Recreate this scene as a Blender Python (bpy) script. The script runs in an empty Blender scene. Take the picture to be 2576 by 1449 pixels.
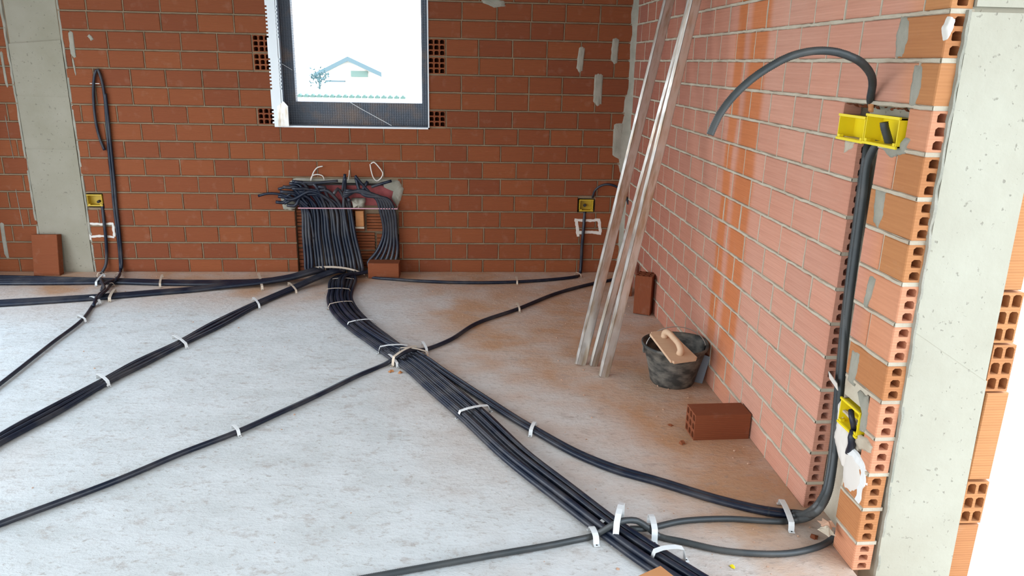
import bpy, bmesh, math, random
from mathutils import Vector, Matrix, noise
random.seed(7)
S = bpy.context.scene
C = S.collection
# ---------------------------------------------------------------- camera
F_PX = 1895.37; PITCH = 0.291177; YAW = 0.0751887; ROLL = 0.021147
CAM = Vector((-1.236626, -5.442457, 1.510626))
fwd = Vector((math.sin(YAW)*math.cos(PITCH), math.cos(YAW)*math.cos(PITCH), -math.sin(PITCH)))
rt0 = Vector((math.cos(YAW), -math.sin(YAW), 0)); up0 = rt0.cross(fwd)
rt = rt0*math.cos(ROLL) + up0*math.sin(ROLL); up = -rt0*math.sin(ROLL) + up0*math.cos(ROLL)
cd = bpy.data.cameras.new('camera'); cam = bpy.data.objects.new('camera', cd); C.objects.link(cam)
cd.sensor_width = 36; cd.lens = F_PX/2576*36; cd.clip_start = 0.02; cd.clip_end = 500
M = Matrix((rt, up, -fwd)).transposed().to_4x4(); M.translation = CAM; cam.matrix_world = M
S.camera = cam
def ray(x, y): return fwd + rt*((x-1288)/F_PX) + up*((724.5-y)/F_PX)
def at(x, y, ax, val):           # real-world point that the photo shows at (x, y) on the plane axis=val
    d = ray(x, y); return CAM + d*((val-CAM[ax])/d[ax])
def fl(x, y, z=0.012): return at(x, y, 2, z)
def bk(x, y, yy=0.0): return at(x, y, 1, yy)
def rw(x, y, xx=0.0): return at(x, y, 0, xx)
def proj(q):
    d = Vector(q)-CAM; z = d.dot(fwd)
    if z < .05: return (-9999, -9999)
    return (1288+F_PX*d.dot(rt)/z, 724.5-F_PX*d.dot(up)/z)
# ---------------------------------------------------------------- world, light, exposure
W = bpy.data.worlds.new('world'); S.world = W; W.use_nodes = True
wn = W.node_tree; bg = wn.nodes['Background']
tc = wn.nodes.new('ShaderNodeTexCoord'); sx = wn.nodes.new('ShaderNodeSeparateXYZ'); cr = wn.nodes.new('ShaderNodeValToRGB')
wn.links.new(tc.outputs['Generated'], sx.inputs[0]); wn.links.new(sx.outputs['Z'], cr.inputs[0]); wn.links.new(cr.outputs[0], bg.inputs[0])
cr.color_ramp.elements[0].color = (.94, .97, 1, 1); cr.color_ramp.elements[1].color = (.50, .74, 1, 1)
bg.inputs[1].default_value = 6.0
S.view_settings.view_transform = 'Standard'; S.view_settings.look = 'None'; S.view_settings.gamma = 1
S.view_settings.use_curve_mapping = False; S.view_settings.exposure = 0.12
def portal(loc, rot, sx_, sy_):
    d = bpy.data.lights.new('daylight_portal', 'AREA'); d.shape = 'RECTANGLE'; d.size = sx_; d.size_y = sy_; d.cycles.is_portal = True
    o = bpy.data.objects.new('daylight_portal', d); C.objects.link(o); o.location = loc; o.rotation_euler = rot
H = math.pi/2
portal((-4.95, -4.3, 1.2), (0, -H, 0), 2.35, 7.2)       # left opening, light heads +x
portal((-3.1, -8.45, 1.2), (H, 0, 0), 2.6, 2.3)        # opening behind the camera, heads +y
portal((.45, -4.65, 1.15), (0, H, 0), 2.3, 2.2)       # doorway on the right, heads -x
portal((-1.94, .4, 1.75), (-H, 0, 0), .9, 1.1)        # window
# ---------------------------------------------------------------- materials
def mat(name, col, rough=.8, metal=0, spec=.5):
    m = bpy.data.materials.new(name); m.use_nodes = True; b = m.node_tree.nodes['Principled BSDF']
    b.inputs['Base Color'].default_value = (*col, 1); b.inputs['Roughness'].default_value = rough
    b.inputs['Metallic'].default_value = metal; b.inputs['Specular IOR Level'].default_value = spec
    return m
class N:
    def __init__(s, m): s.t = m.node_tree; s.b = s.t.nodes['Principled BSDF']
    def n(s, typ, **kw):
        o = s.t.nodes.new('ShaderNode'+typ)
        for k, v in kw.items():
            if k in ('ins',):
                for a, c in v.items():
                    if hasattr(c, 'is_linked') or isinstance(c, bpy.types.NodeSocket): s.t.links.new(c, o.inputs[a])
                    else: o.inputs[a].default_value = c
            else: setattr(o, k, v)
        return o
    def ln(s, a, b): s.t.links.new(a, b)
    def noise(s, scale, detail=4, vec=None, rough=.55):
        o = s.n('TexNoise', ins={'Scale': scale, 'Detail': detail, 'Roughness': rough})
        if vec is not None: s.ln(vec, o.inputs['Vector'])
        return o.outputs['Fac']
    def ramp(s, f, p0, p1, c0=(0, 0, 0, 1), c1=(1, 1, 1, 1)):
        o = s.n('ValToRGB'); e = o.color_ramp.elements; e[0].position = p0; e[1].position = p1; e[0].color = c0; e[1].color = c1
        s.ln(f, o.inputs[0]); return o.outputs[0]
    def mix(s, f, a, b, mode='MIX'):
        o = s.n('MixRGB', blend_type=mode)
        for i, v in enumerate((f, a, b)):
            if isinstance(v, bpy.types.NodeSocket): s.ln(v, o.inputs[i])
            elif isinstance(v, (int, float)): o.inputs[i].default_value = v
            else: o.inputs[i].default_value = (*v, 1)
        return o.outputs[0]
    def math(s, op, a, b=0.0, c=None):
        o = s.n('Math', operation=op)
        for i, v in enumerate((a, b, c)):
            if v is None: continue
            if isinstance(v, bpy.types.NodeSocket): s.ln(v, o.inputs[i])
            else: o.inputs[i].default_value = v
        return o.outputs[0]
    def band(s, v, a, b, soft):   # 1 between a and b
        o1 = s.n('MapRange', interpolation_type='SMOOTHSTEP', ins={'Value': v, 'From Min': a-soft, 'From Max': a+soft})
        o2 = s.n('MapRange', interpolation_type='SMOOTHSTEP', ins={'Value': v, 'From Min': b-soft, 'From Max': b+soft})
        return s.math('MULTIPLY', o1.outputs[0], s.math('SUBTRACT', 1.0, o2.outputs[0]))
    def pos(s): return s.n('NewGeometry').outputs['Position']
    def obj(s): return s.n('TexCoord').outputs['Object']
    def bump(s, h, strength=.4, dist=.005):
        o = s.n('Bump', ins={'Height': h, 'Strength': strength, 'Distance': dist}); s.ln(o.outputs[0], s.b.inputs['Normal'])
    def base(s, c): s.ln(c, s.b.inputs['Base Color'])
def brick_mat(name, c1, c2, dusty=.0, stripes=False):
    m = mat(name, c1, .85, spec=.25); n = N(m); P = n.pos(); O = n.obj()
    r = n.n('ObjectInfo').outputs['Random']
    col = n.mix(r, c1, c2)
    pn = n.noise(3.0, 3, P)
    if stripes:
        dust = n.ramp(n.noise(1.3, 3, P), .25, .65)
        xy0 = n.n('SeparateXYZ', ins={0: P}); corner_light = n.n('MapRange', ins={'Value': xy0.outputs['Y'], 'From Min': -.7, 'From Max': -2.3, 'To Min': .1, 'To Max': 1.0}).outputs[0]
        col = n.mix(corner_light, n.mix(r, (.38, .135, .085), (.33, .115, .08)), col)  # corner shade put into the brick colour: darker, less dusty towards the far corner
        col = n.mix(n.math('MULTIPLY', n.mix(.65, dust, (.0, .0, .0), 'MIX'), corner_light), col, (.66, .42, .33))  # dust tint also greyed to paint in veiling haze
        xyz = n.n('SeparateXYZ', ins={0: P}); yv = n.math('ADD', xyz.outputs['Y'], n.math('MULTIPLY', n.math('SUBTRACT', pn, .5), .05))
        zf = n.n('MapRange', ins={'Value': xyz.outputs['Z'], 'From Min': -.1, 'From Max': .35}).outputs[0]
        b1 = n.band(yv, -2.36, -2.16, .03); b2 = n.band(yv, -2.10, -2.0, .02)
        b = n.math('MULTIPLY', n.math('MAXIMUM', b1, b2), n.math('MULTIPLY', zf, .8))
        col = n.mix(b, col, (.52, .15, .035))
        e = n.band(yv, -3.8, -3.34, .06)
        col = n.mix(n.math('MULTIPLY', e, .5), col, (.62, .25, .10))
    # fine horizontal combing of the extruded face
    so = n.n('SeparateXYZ', ins={0: O})
    w = n.math('SINE', n.math('MULTIPLY', n.math('ADD', so.outputs['Z'], n.math('MULTIPLY', n.noise(2, 2, O), .004)), 2*math.pi/.0085))
    streak = n.n('Mapping', ins={'Vector': O, 'Scale': (3, 3, 90)}).outputs[0]
    sn = n.noise(1.0, 3, streak)
    col = n.mix(n.ramp(sn, .35, .7), col, n.mix(.22, col, (.20, .05, .02), 'MIX'))
    blot = n.ramp(n.noise(14, 4, P), .58, .75)
    col = n.mix(n.math('MULTIPLY', blot, .10), col, (.50, .36, .27))
    n.base(col)
    n.bump(n.math('ADD', w, n.math('MULTIPLY', n.noise(60, 3, P), .8)), .35, .0012)
    return m
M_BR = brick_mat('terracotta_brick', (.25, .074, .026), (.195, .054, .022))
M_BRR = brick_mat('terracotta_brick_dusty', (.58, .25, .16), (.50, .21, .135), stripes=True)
M_BRO = brick_mat('terracotta_brick_clean', (.50, .22, .085), (.44, .18, .07))
def mortar_mat(name, c1, c2):
    m = mat(name, c1, .95, spec=.1); n = N(m); P = n.pos()
    n.base(n.mix(n.ramp(n.noise(9, 5, P), .35, .65), c1, c2)); n.bump(n.noise(120, 5, P), .8, .003); return m
M_MO = mortar_mat('mortar_joint', (.27, .19, .12), (.21, .15, .095))
M_MOR = mortar_mat('mortar_joint_pale', (.52, .46, .36), (.44, .36, .27))
M_MOG = mortar_mat('mortar_grey', (.27, .26, .21), (.36, .33, .27))
def conc_mat(name, c1, c2, bumpy=.5):
    m = mat(name, c1, .9, spec=.2); n = N(m); P = n.pos()
    col = n.mix(n.ramp(n.noise(3.5, 5, P), .3, .7), c1, c2)
    sp = n.ramp(n.noise(55, 2, P), .66, .74); col = n.mix(n.math('MULTIPLY', sp, .55), col, (.16, .14, .11))
    n.base(col); n.bump(n.mix(.5, n.noise(25, 6, P), sp, 'SUBTRACT'), bumpy, .004); return m
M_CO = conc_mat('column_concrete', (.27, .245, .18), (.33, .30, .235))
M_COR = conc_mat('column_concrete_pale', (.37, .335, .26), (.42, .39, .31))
M_COG = conc_mat('beam_concrete', (.38, .38, .36), (.50, .49, .45))
# floor: screed with brick dust trodden in beside the walls
M_FL = mat('screed', (.5, .5, .48), .75, spec=.35); n = N(M_FL); P = n.pos(); xyz = n.n('SeparateXYZ', ins={0: P})
st = n.n('Mapping', ins={'Vector': P, 'Scale': (1.0, 1.5, 1)}).outputs[0]
spk = n.ramp(n.noise(75, 2, P), .70, .76); big = n.noise(.9, 5, P); mid = n.noise(4, 6, st, .65); fine = n.noise(28, 5, st, .7)
dx = n.n('MapRange', ins={'Value': n.math('ADD', xyz.outputs['X'], n.math('MULTIPLY', n.math('ADD', xyz.outputs['Y'], 1.8), .42)), 'From Min': -2.0, 'From Max': -.55}).outputs[0]
dy = n.n('MapRange', ins={'Value': xyz.outputs['Y'], 'From Min': -1.3, 'From Max': -.1}).outputs[0]
dd = n.math('MAXIMUM', dx, n.math('MULTIPLY', dy, .9))
dust = n.ramp(n.math('ADD', dd, n.math('MULTIPLY', n.math('SUBTRACT', big, .5), 1.2)), .12, .75)
c = n.mix(n.ramp(mid, .35, .65), (.575, .58, .56), (.67, .675, .66))
c = n.mix(n.math('MULTIPLY', dust, .85), c, n.mix(n.ramp(mid, .4, .62), (.56, .36, .25), (.56, .44, .36)))
c = n.mix(n.math('MULTIPLY', n.ramp(n.math('MULTIPLY', dust, n.noise(2.2, 4, P)), .38, .60), .7), c, (.48, .23, .09))
c = n.mix(n.math('MULTIPLY', n.ramp(fine, .56, .68), .55), c, (.30, .23, .18))
c = n.mix(n.math('MULTIPLY', n.ramp(n.noise(9, 5, st, .75), .55, .66), .45), c, (.36, .28, .23))
c = n.mix(n.math('MULTIPLY', spk, .6), c, (.22, .15, .11)); n.base(c); n.bump(n.mix(.5, mid, fine), .6, .014)
def tube_mat(name, col, rough):
    m = mat(name, col, rough, spec=.38); n = N(m); n.base(n.mix(n.math('MULTIPLY', n.ramp(n.noise(6, 4, n.pos()), .45, .75), .35), col, (.16, .14, .12)))
    return m
M_TB = tube_mat('black_conduit', (.005, .010, .024), .40)  # bluish base colour stands in for reflected sky
M_TG = tube_mat('grey_conduit', (.040, .046, .048), .42)
M_YE = mat('yellow_plastic', (.80, .62, .01), .45)
M_YD = mat('ochre_plastic', (.52, .34, .02), .55)
M_WH = mat('white_strap', (.72, .72, .70), .5)
M_WB = mat('beige_strap', (.58, .47, .36), .6)
M_PL = mat('white_plaster', (.66, .61, .55), .9)
M_ZN = mat('galvanised_steel', (.62, .60, .55), .38, .75); n = N(M_ZN)
n.base(n.mix(n.ramp(n.noise(9, 5, n.n('Mapping', ins={'Vector': n.obj(), 'Scale': (4, 4, .7)}).outputs[0]), .45, .65), (.66, .64, .60), (.45, .36, .26)))
n.ln(n.ramp(n.noise(14, 3, n.obj()), .3, .7, (.3, .3, .3, 1), (.6, .6, .6, 1)), n.b.inputs['Roughness'])
M_WM = mat('white_metal', (.80, .84, .86), .4)
M_DK = mat('dark_recess', (.03, .024, .02), .95)
M_ME = mat('grey_membrane', (.10, .115, .14), .6); n = N(M_ME)
v = n.n('TexVoronoi', ins={'Vector': n.pos(), 'Scale': 60.0}); v.inputs['Randomness'].default_value = 0
n.base(n.mix(n.ramp(n.noise(6, 4, n.pos()), .5, .7), (.085, .10, .125), (.17, .13, .11))); n.bump(v.outputs['Distance'], .9, .006)
M_RE = mat('red_plastic', (.42, .085, .085), .6); n = N(M_RE); n.base(n.mix(n.ramp(n.noise(18, 3, n.pos()), .4, .65), (.45, .09, .09), (.30, .05, .05)))
M_PK = mat('pink_rail', (.55, .28, .32), .5)
M_RB = mat('bucket_rubber', (.035, .035, .032), .7); n = N(M_RB)
n.base(n.mix(n.ramp(n.noise(14, 6, n.n('Mapping', ins={'Vector': n.pos(), 'Scale': (1, 1, 2)}).outputs[0]), .42, .72), (.030, .030, .027), (.19, .17, .14)))
M_WO = mat('pale_wood', (.62, .42, .27), .6); n = N(M_WO)
n.base(n.mix(n.noise(5, 4, n.n('Mapping', ins={'Vector': n.obj(), 'Scale': (2, 22, 4)}).outputs[0]), (.66, .46, .30), (.52, .32, .20)))
M_WI = mat('steel_wire', (.45, .42, .38), .4, .6)
M_GD = mat('ground', (.45, .43, .38), .9)
M_HW = mat('house_wall', (.75, .68, .60), .9); M_HF = mat('house_fascia', (.10, .145, .155), .7); M_HG = mat('house_glass', (.13, .19, .155), .6)
M_LF = mat('foliage', (.06, .11, .11), .8); M_TILE = mat('cap_tile', (.09, .15, .12), .8)
M_GY = mat('grey_sheet', (.17, .19, .22), .6)
M_CE = mat('ceiling_concrete', (.5, .49, .46), .9)
M_BI = mat('brick_pale_render', (.50, .30, .20), .9)
# ---------------------------------------------------------------- helpers
def link_mesh(name, verts, faces, m, parent=None, smooth=False, loc=None):
    me = bpy.data.meshes.new(name); me.from_pydata([tuple(v) for v in verts], [], faces); me.update()
    me.materials.append(m)
    if smooth: me.polygons.foreach_set('use_smooth', [True]*len(me.polygons))
    o = bpy.data.objects.new(name, me); C.objects.link(o)
    if loc is not None: o.location = loc
    if parent is not None: o.parent = parent
    return o
def from_bm(name, bm, m, parent=None, smooth=False):
    bmesh.ops.recalc_face_normals(bm, faces=bm.faces)
    me = bpy.data.meshes.new(name); bm.to_mesh(me); bm.free(); me.materials.append(m)
    if smooth: me.polygons.foreach_set('use_smooth', [True]*len(me.polygons))
    o = bpy.data.objects.new(name, me); C.objects.link(o)
    if parent is not None: o.parent = parent
    return o
def tag(o, label=None, cat=None, group=None, kind=None):
    if label: o['label'] = label
    if cat: o['category'] = cat
    if group: o['group'] = group
    if kind: o['kind'] = kind
    return o
def empty(name, loc, label=None, cat=None, group=None, rz=0):
    o = bpy.data.objects.new(name, None); o.empty_display_size = .05; C.objects.link(o); o.location = loc; o.rotation_euler = (0, 0, rz)
    return tag(o, label, cat, group)
def put(o, root):    # parent a mesh that was built in world space, keeping it where it is
    o.parent = root; o.matrix_parent_inverse = (Matrix.Translation(root.location) @ root.rotation_euler.to_matrix().to_4x4()).inverted(); return o
class MB:
    def __init__(s): s.v = []; s.f = []
    def add(s, vs, fs):
        b = len(s.v); s.v += [tuple(v) for v in vs]; s.f += [tuple(b+i for i in f) for f in fs]; return s
    def box(s, a, b, T=None):
        x0, y0, z0 = a; x1, y1, z1 = b
        vs = [Vector(p) for p in ((x0,y0,z0),(x1,y0,z0),(x1,y1,z0),(x0,y1,z0),(x0,y0,z1),(x1,y0,z1),(x1,y1,z1),(x0,y1,z1))]
        if T: vs = [T @ v for v in vs]
        return s.add(vs, [(0,3,2,1),(4,5,6,7),(0,1,5,4),(1,2,6,5),(2,3,7,6),(3,0,4,7)])
    def tube(s, pts, r, seg=8, cap=True):
        pts = [Vector(p) for p in pts]; N_ = len(pts); rr = r if isinstance(r, (list, tuple)) else [r]*N_
        t0 = (pts[1]-pts[0]).normalized(); nrm = t0.orthogonal().normalized(); vs = []; fs = []
        for i, p in enumerate(pts):
            t = (pts[min(i+1, N_-1)]-pts[max(i-1, 0)]).normalized()
            nrm = (nrm - t*nrm.dot(t)).normalized(); bn = t.cross(nrm)
            for k in range(seg):
                a = 2*math.pi*k/seg; vs.append(p + (nrm*math.cos(a)+bn*math.sin(a))*rr[i])
            if i:
                for k in range(seg):
                    k2 = (k+1) % seg; fs.append(((i-1)*seg+k, (i-1)*seg+k2, i*seg+k2, i*seg+k))
        if cap: fs.append(tuple(range(seg))[::-1]); fs.append(tuple((N_-1)*seg+k for k in range(seg)))
        return s.add(vs, fs)
    def build(s, name, m, parent=None, smooth=False, loc=None): return link_mesh(name, s.v, s.f, m, parent, smooth, loc)
def spline(pts, step=.02):
    pts = [Vector(p) for p in pts]
    q = [pts[0]*2-pts[1]] + pts + [pts[-1]*2-pts[-2]]; out = []
    for i in range(1, len(q)-2):
        p0, p1, p2, p3 = q[i-1:i+3]; L = (p2-p1).length; n_ = max(2, int(L/step))
        d0 = max((p1-p0).length, 1e-4)**.5; d1 = max(L, 1e-4)**.5; d2 = max((p3-p2).length, 1e-4)**.5
        m1 = (p1-p0)/d0-(p2-p0)/(d0+d1)+(p2-p1)/d1; m2 = (p2-p1)/d1-(p3-p1)/(d1+d2)+(p3-p2)/d2
        m1 = m1*d1; m2 = m2*d1
        for k in range(n_):
            t = k/n_; t2 = t*t; t3 = t2*t
            out.append(p1*(2*t3-3*t2+1)+m1*(t3-2*t2+t)+p2*(-2*t3+3*t2)+m2*(t3-t2))
    out.append(pts[-1]); return out
def resample(pts, step):
    out = [pts[0]]; acc = 0
    for a, b in zip(pts, pts[1:]):
        L = (b-a).length; 
        if L < 1e-7: continue
        d = step-acc
        while d <= L: out.append(a+(b-a)*(d/L)); d += step
        acc = (acc+L) % step
    return out
def conduit(name, pts, r, m, ribbed=False, seg=8, step=.025, label=None, group=None, cat='conduit', hollow_end=False):
    p = spline(pts, .02)
    if ribbed:
        p = resample(p, .0026); rr = [r*(1.0 if (i//1) % 2 == 0 else .86) for i in range(len(p))]
    else: p = resample(p, step) + [p[-1]]; rr = r
    if not ribbed and (p[-1]-p[-2]).length < 1e-4: p.pop()
    root = p[0].copy()
    o = MB().tube([q-root for q in p], rr, seg).build(name, m, None, True, root)
    if label: tag(o, label, cat, group)
    return o
def offset_track(pts, off, z=None):       # shift a floor track sideways by off, set height
    pts = [Vector(p) for p in pts]; out = []
    for i, p in enumerate(pts):
        t = pts[min(i+1, len(pts)-1)]-pts[max(i-1, 0)]; t.z = 0; t.normalize(); nn = Vector((-t.y, t.x, 0))
        o_ = off[i] if isinstance(off, list) else off; z_ = z[i] if isinstance(z, list) else z
        q = p+nn*o_; q.z = z_ if z_ is not None else p.z; out.append(q)
    return out
# ---------------------------------------------------------------- bricks
HC = .12; OFF = .19148; BH = .1075
def bed(k): return (k-OFF)*HC
cache = {}
def brick_mesh(L, Hh=BH, D=.05, m=M_BR, hx=None, hy=None):
    """front face -y with its centre at the origin, length x, depth +y; hx / hy = (cols, rows) holes in the +x end or in the front"""
    key = (round(L*200), round(Hh*200), round(D*200), m.name, hx, hy)
    if key in cache: return cache[key]
    L = round(L*200)/200; c = .003; a = L/2; b = Hh/2; mb = MB()
    def cells(u0, u1, v0, v1, cols, rows, P3, dep, w=.16):
        du = (u1-u0)/cols; dv = (v1-v0)/rows
        for i in range(cols):
            for j in range(rows):
                A, B, E_, G = u0+i*du, u0+(i+1)*du, v0+j*dv, v0+(j+1)*dv
                wu = du*(w if cols > 1 else .25); wv = dv*w; h = min(du, dv)*.17
                ia, ib, ie, ig = A+wu, B-wu, E_+wv, G-wv
                oc = [(ia+h*.4, ie), (ib-h*.4, ie), (ib, ie+h*.4), (ib, ig-h), (ib-h, ig), (ia+h, ig), (ia, ig-h), (ia, ie+h*.4)]
                vs = [P3(A, E_, 0), P3(B, E_, 0), P3(B, G, 0), P3(A, G, 0)]+[P3(u, v, 0) for u, v in oc]+[P3(u, v, -dep) for u, v in oc]
                fs = [(0, 1, 5, 4), (1, 6, 5), (1, 2, 7, 6), (2, 8, 7), (2, 3, 9, 8), (3, 10, 9), (3, 0, 11, 10), (0, 4, 11)]
                fs += [(4+k, 4+(k+1) % 8, 12+(k+1) % 8, 12+k) for k in range(8)] + [tuple(range(12, 20))]
                mb.add(vs, fs)
    if hy:
        cells(-a, a, -b, b, hy[0], hy[1], lambda u, v, w: Vector((u, -w, v)), min(.09, D-.01), .13)
        mb.add([(-a,0,-b),(a,0,-b),(a,0,b),(-a,0,b),(-a,D,-b),(a,D,-b),(a,D,b),(-a,D,b)], [(0,4,5,1),(1,5,6,2),(2,6,7,3),(3,7,4,0),(4,7,6,5)])
    else:
        f = [(-a+c,0,-b+c),(a-c,0,-b+c),(a-c,0,b-c),(-a+c,0,b-c),(-a,c,-b),(a,c,-b),(a,c,b),(-a,c,b),(-a,D,-b),(a,D,-b),(a,D,b),(-a,D,b)]
        fs = [(0,1,2,3),(4,5,1,0),(5,6,2,1),(6,7,3,2),(7,4,0,3),(8,9,5,4),(10,11,7,6),(11,8,4,7),(8,11,10,9)]
        if not hx: fs.append((9,10,6,5))
        mb.add(f, fs)
        if hx: cells(c, D, -b, b, hx[0], hx[1], lambda u, v, w: Vector((a+w, u, v)), .07, .17)
    me = bpy.data.meshes.new('brick'); me.from_pydata(mb.v, [], mb.f); me.update(); me.materials.append(m)
    cache[key] = me; return me
def brick(parent, loc, rz, L, **kw):
    o = bpy.data.objects.new('brick', brick_mesh(L, **kw)); C.objects.link(o); o.parent = parent
    o.location = (loc[0]+0, loc[1], loc[2]); o.rotation_euler = (random.uniform(-.006, .006), random.uniform(-.004, .004), rz+random.uniform(-.006, .006)); return o
def inframe(p, mg=70):
    x, y = proj(p); return -mg < x < 2576+mg and -mg < y < 1449+mg
def flush_stuff(name, items, parent, m):
    mb = MB()
    for me, mtx in items:
        mb.add([mtx @ v.co for v in me.vertices], [tuple(p.vertices) for p in me.polygons])
    if mb.v:
        o = mb.build(name, m, parent); o['kind'] = 'stuff'
def ragged(mb, P3, u0, u1, v0, hw, proud, step=.02, seed=0):
    """lumpy ribbon of mortar along u; P3(u, v, w) with w out of the wall"""
    n_ = max(2, int((u1-u0)/step)); rows = []
    for i in range(n_+1):
        u = u0+(u1-u0)*i/n_; a = noise.noise((u*14, v0*31+seed, 0)); b = noise.noise((u*14, v0*31+seed, 9.1)); d = noise.noise((u*20, v0*17+seed, 4.3))
        f = noise.noise((u*55, v0*31+seed, 2.0))
        t_ = hw*(1+.55*a+.35*f); l_ = hw*(1+.55*b-.35*f); w = max(-.003, proud*(.5+1.2*d))
        rows.append((P3(u, v0+t_, -.006), P3(u, v0+t_*.6, w), P3(u, v0-l_*.6, w), P3(u, v0-l_, -.006)))
    vs = [q for r in rows for q in r]; fs = []
    for i in range(n_):
        for k in range(3): fs.append((i*4+k, i*4+k+1, i*4+k+5, i*4+k+4))
    mb.add(vs, fs)
def patch(name, poly, P3, parent, m, proud=.004, label=None):
    """smear of mortar or plaster: irregular low mound over a polygon in wall coordinates"""
    cu = sum(p[0] for p in poly)/len(poly); cv = sum(p[1] for p in poly)/len(poly); pts = []
    for i, p in enumerate(poly):
        q = poly[(i+1) % len(poly)]
        for k in range(6):
            t = k/6; u = p[0]+(q[0]-p[0])*t; v = p[1]+(q[1]-p[1])*t
            e = noise.noise((u*60, v*60, 3))*.006+noise.noise((u*170, v*170, 1))*.003
            du, dv = u-cu, v-cv; L = math.hypot(du, dv)+1e-6; pts.append((u+du/L*e, v+dv/L*e))
    n_ = len(pts); vs = [P3(u, v, -.004) for u, v in pts]
    for s_, w in ((.9, .8), (.55, 1.0)):
        vs += [P3(cu+(u-cu)*s_, cv+(v-cv)*s_, proud*w*(1+.5*noise.noise((u*40, v*40, w)))) for u, v in pts]
    vs.append(P3(cu, cv, proud)); fs = []
    for r_ in range(2):
        for k in range(n_): fs.append((r_*n_+k, r_*n_+(k+1) % n_, (r_+1)*n_+(k+1) % n_, (r_+1)*n_+k))
    for k in range(n_): fs.append((2*n_+k, 2*n_+(k+1) % n_, 3*n_))
    o = link_mesh(name, vs, fs, m, parent, True)
    if label: o['label'] = label
    return o
def chip(mb_, p, s):
    a = [random.uniform(.5, 1)*s for _ in range(3)]; T = Matrix.Translation(p) @ Matrix.Rotation(random.uniform(0, 6), 4, 'Z') @ Matrix.Rotation(random.uniform(-.5, .5), 4, 'X')
    vs = [T @ Vector(v) for v in ((-a[0], 0, 0), (0, -a[1], 0), (a[0], 0, 0), (0, a[1], 0), (random.uniform(-.2, .2)*s, 0, a[2]*.7), (0, 0, -a[2]*.3))]
    mb_.add(vs, [(0, 1, 4), (1, 2, 4), (2, 3, 4), (3, 0, 4), (1, 0, 5), (2, 1, 5), (3, 2, 5), (0, 3, 5)])
BKP = lambda u, v, w: Vector((u, -w, v))       # back wall: u = x, v = z
RWP = lambda u, v, w: Vector((-w, u, v))       # right wall: u = y, v = z
# ---------------------------------------------------------------- floor, ceiling, shell
XL, YF, ZC = -4.75, -8.2, 2.72
fl_o = tag(MB().box((XL, -3.42, -.15), (.42, .3, 0)).box((XL, YF, -.15), (.004, -3.42, 0)).build('floor', M_FL), kind='structure')
tag(MB().box((XL, YF, ZC), (.5, .35, ZC+.2)).build('ceiling', M_CE), kind='structure')
g = MB().box((-90, -60, -.5), (90, 140, -.2)).build('ground', M_GD); tag(g, kind='structure')
mb = MB()   # left wall with a wide opening
mb.box((XL-.2, -.7, 0), (XL, .3, ZC)); mb.box((XL-.2, YF, 0), (XL, -7.9, ZC)); mb.box((XL-.2, -7.9, 2.35), (XL, -.7, ZC))
tag(mb.build('wall_left', M_BR), kind='structure')
mb = MB()
mb.box((XL, YF-.2, 0), (-4.4, YF, ZC)); mb.box((-1.8, YF-.2, 0), (.3, YF, ZC)); mb.box((-4.4, YF-.2, 2.35), (-1.8, YF, ZC))
tag(mb.build('wall_front', M_BR), kind='structure')
# ---------------------------------------------------------------- back wall
WX0, WX1, WZ0, WZ1 = -2.447, -1.441, bed(9), 2.30
NX0, NX1, NZ1 = -2.405, -1.665, .66               # chase for the conduit risers, cabinet above it
CX0, CX1 = -4.19, -3.855                          # concrete column
BX = [(-3.835, -3.725, .468, .572), (-.355, -.225, .458, .562)]   # holes of the small yellow boxes
HDR = [(a, b, bed(k0)+.007, bed(k1)-.007) for a, b in ((WX0-.164, WX0-.053), (WX1+.005, WX1+.116)) for k0, k1 in ((9, 10), (12, 13), (13, 14))]
mb = MB()
def slab(x0, x1, z0, z1, y=.006): mb.box((x0, y, z0), (x1, .28, z1))
xs = sorted({XL, WX0, WX1, NX0, NX1, .42} | {v for b in BX+HDR for v in b[:2]}); zs = sorted({0, WZ0, WZ1, NZ1, ZC} | {v for b in BX+HDR for v in b[2:]})
for x0, x1 in zip(xs, xs[1:]):
    for z0, z1 in zip(zs, zs[1:]):
        cx, cz = (x0+x1)/2, (z0+z1)/2
        if any(a-.001 < cx < b+.001 and c-.001 < cz < d_+.001 for a, b, c, d_ in HDR): slab(x0, x1, z0, z1, .118); continue
        if WX0 < cx < WX1 and WZ0 < cz < WZ1: continue
        if NX0 < cx < NX1 and cz < NZ1: slab(x0, x1, z0, z1, .055); continue
        if any(b[0] < cx < b[1] and b[2] < cz < b[3] for b in BX): slab(x0, x1, z0, z1, .06); continue
        slab(x0, x1, z0, z1)
wb = tag(mb.build('wall_back', M_MO), kind='structure')
PL = 0.2366
aL = {0:-3.417,1:-3.308,2:-3.19,3:-3.298,4:-3.18,5:-3.295,6:-3.177,7:-3.298,8:-3.176,9:-3.322,10:-3.204,11:-3.204,12:-3.329,13:-3.318,14:-3.2,15:-3.195,16:-3.32}
aR = {0:-1.285,1:-1.405,2:-1.284,3:-1.399,4:-1.292,5:-1.397,6:-1.291,7:-1.401,8:-1.282,9:-1.088,10:-.972,11:-.973,12:-1.088,13:-1.092,14:-.973,15:-.969,16:-1.09}
def rects_cut(x0, x1, holes):      # subtract intervals
    segs = [(x0, x1)]
    for a, b in holes:
        out = []
        for s, e in segs:
            if b <= s or a >= e: out.append((s, e)); continue
            if a > s: out.append((s, a))
            if b < e: out.append((b, e))
        segs = out
    return [q for q in segs if q[1]-q[0] > .02]
stuff = []; cand = []; jm = MB()
J = .0045
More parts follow.
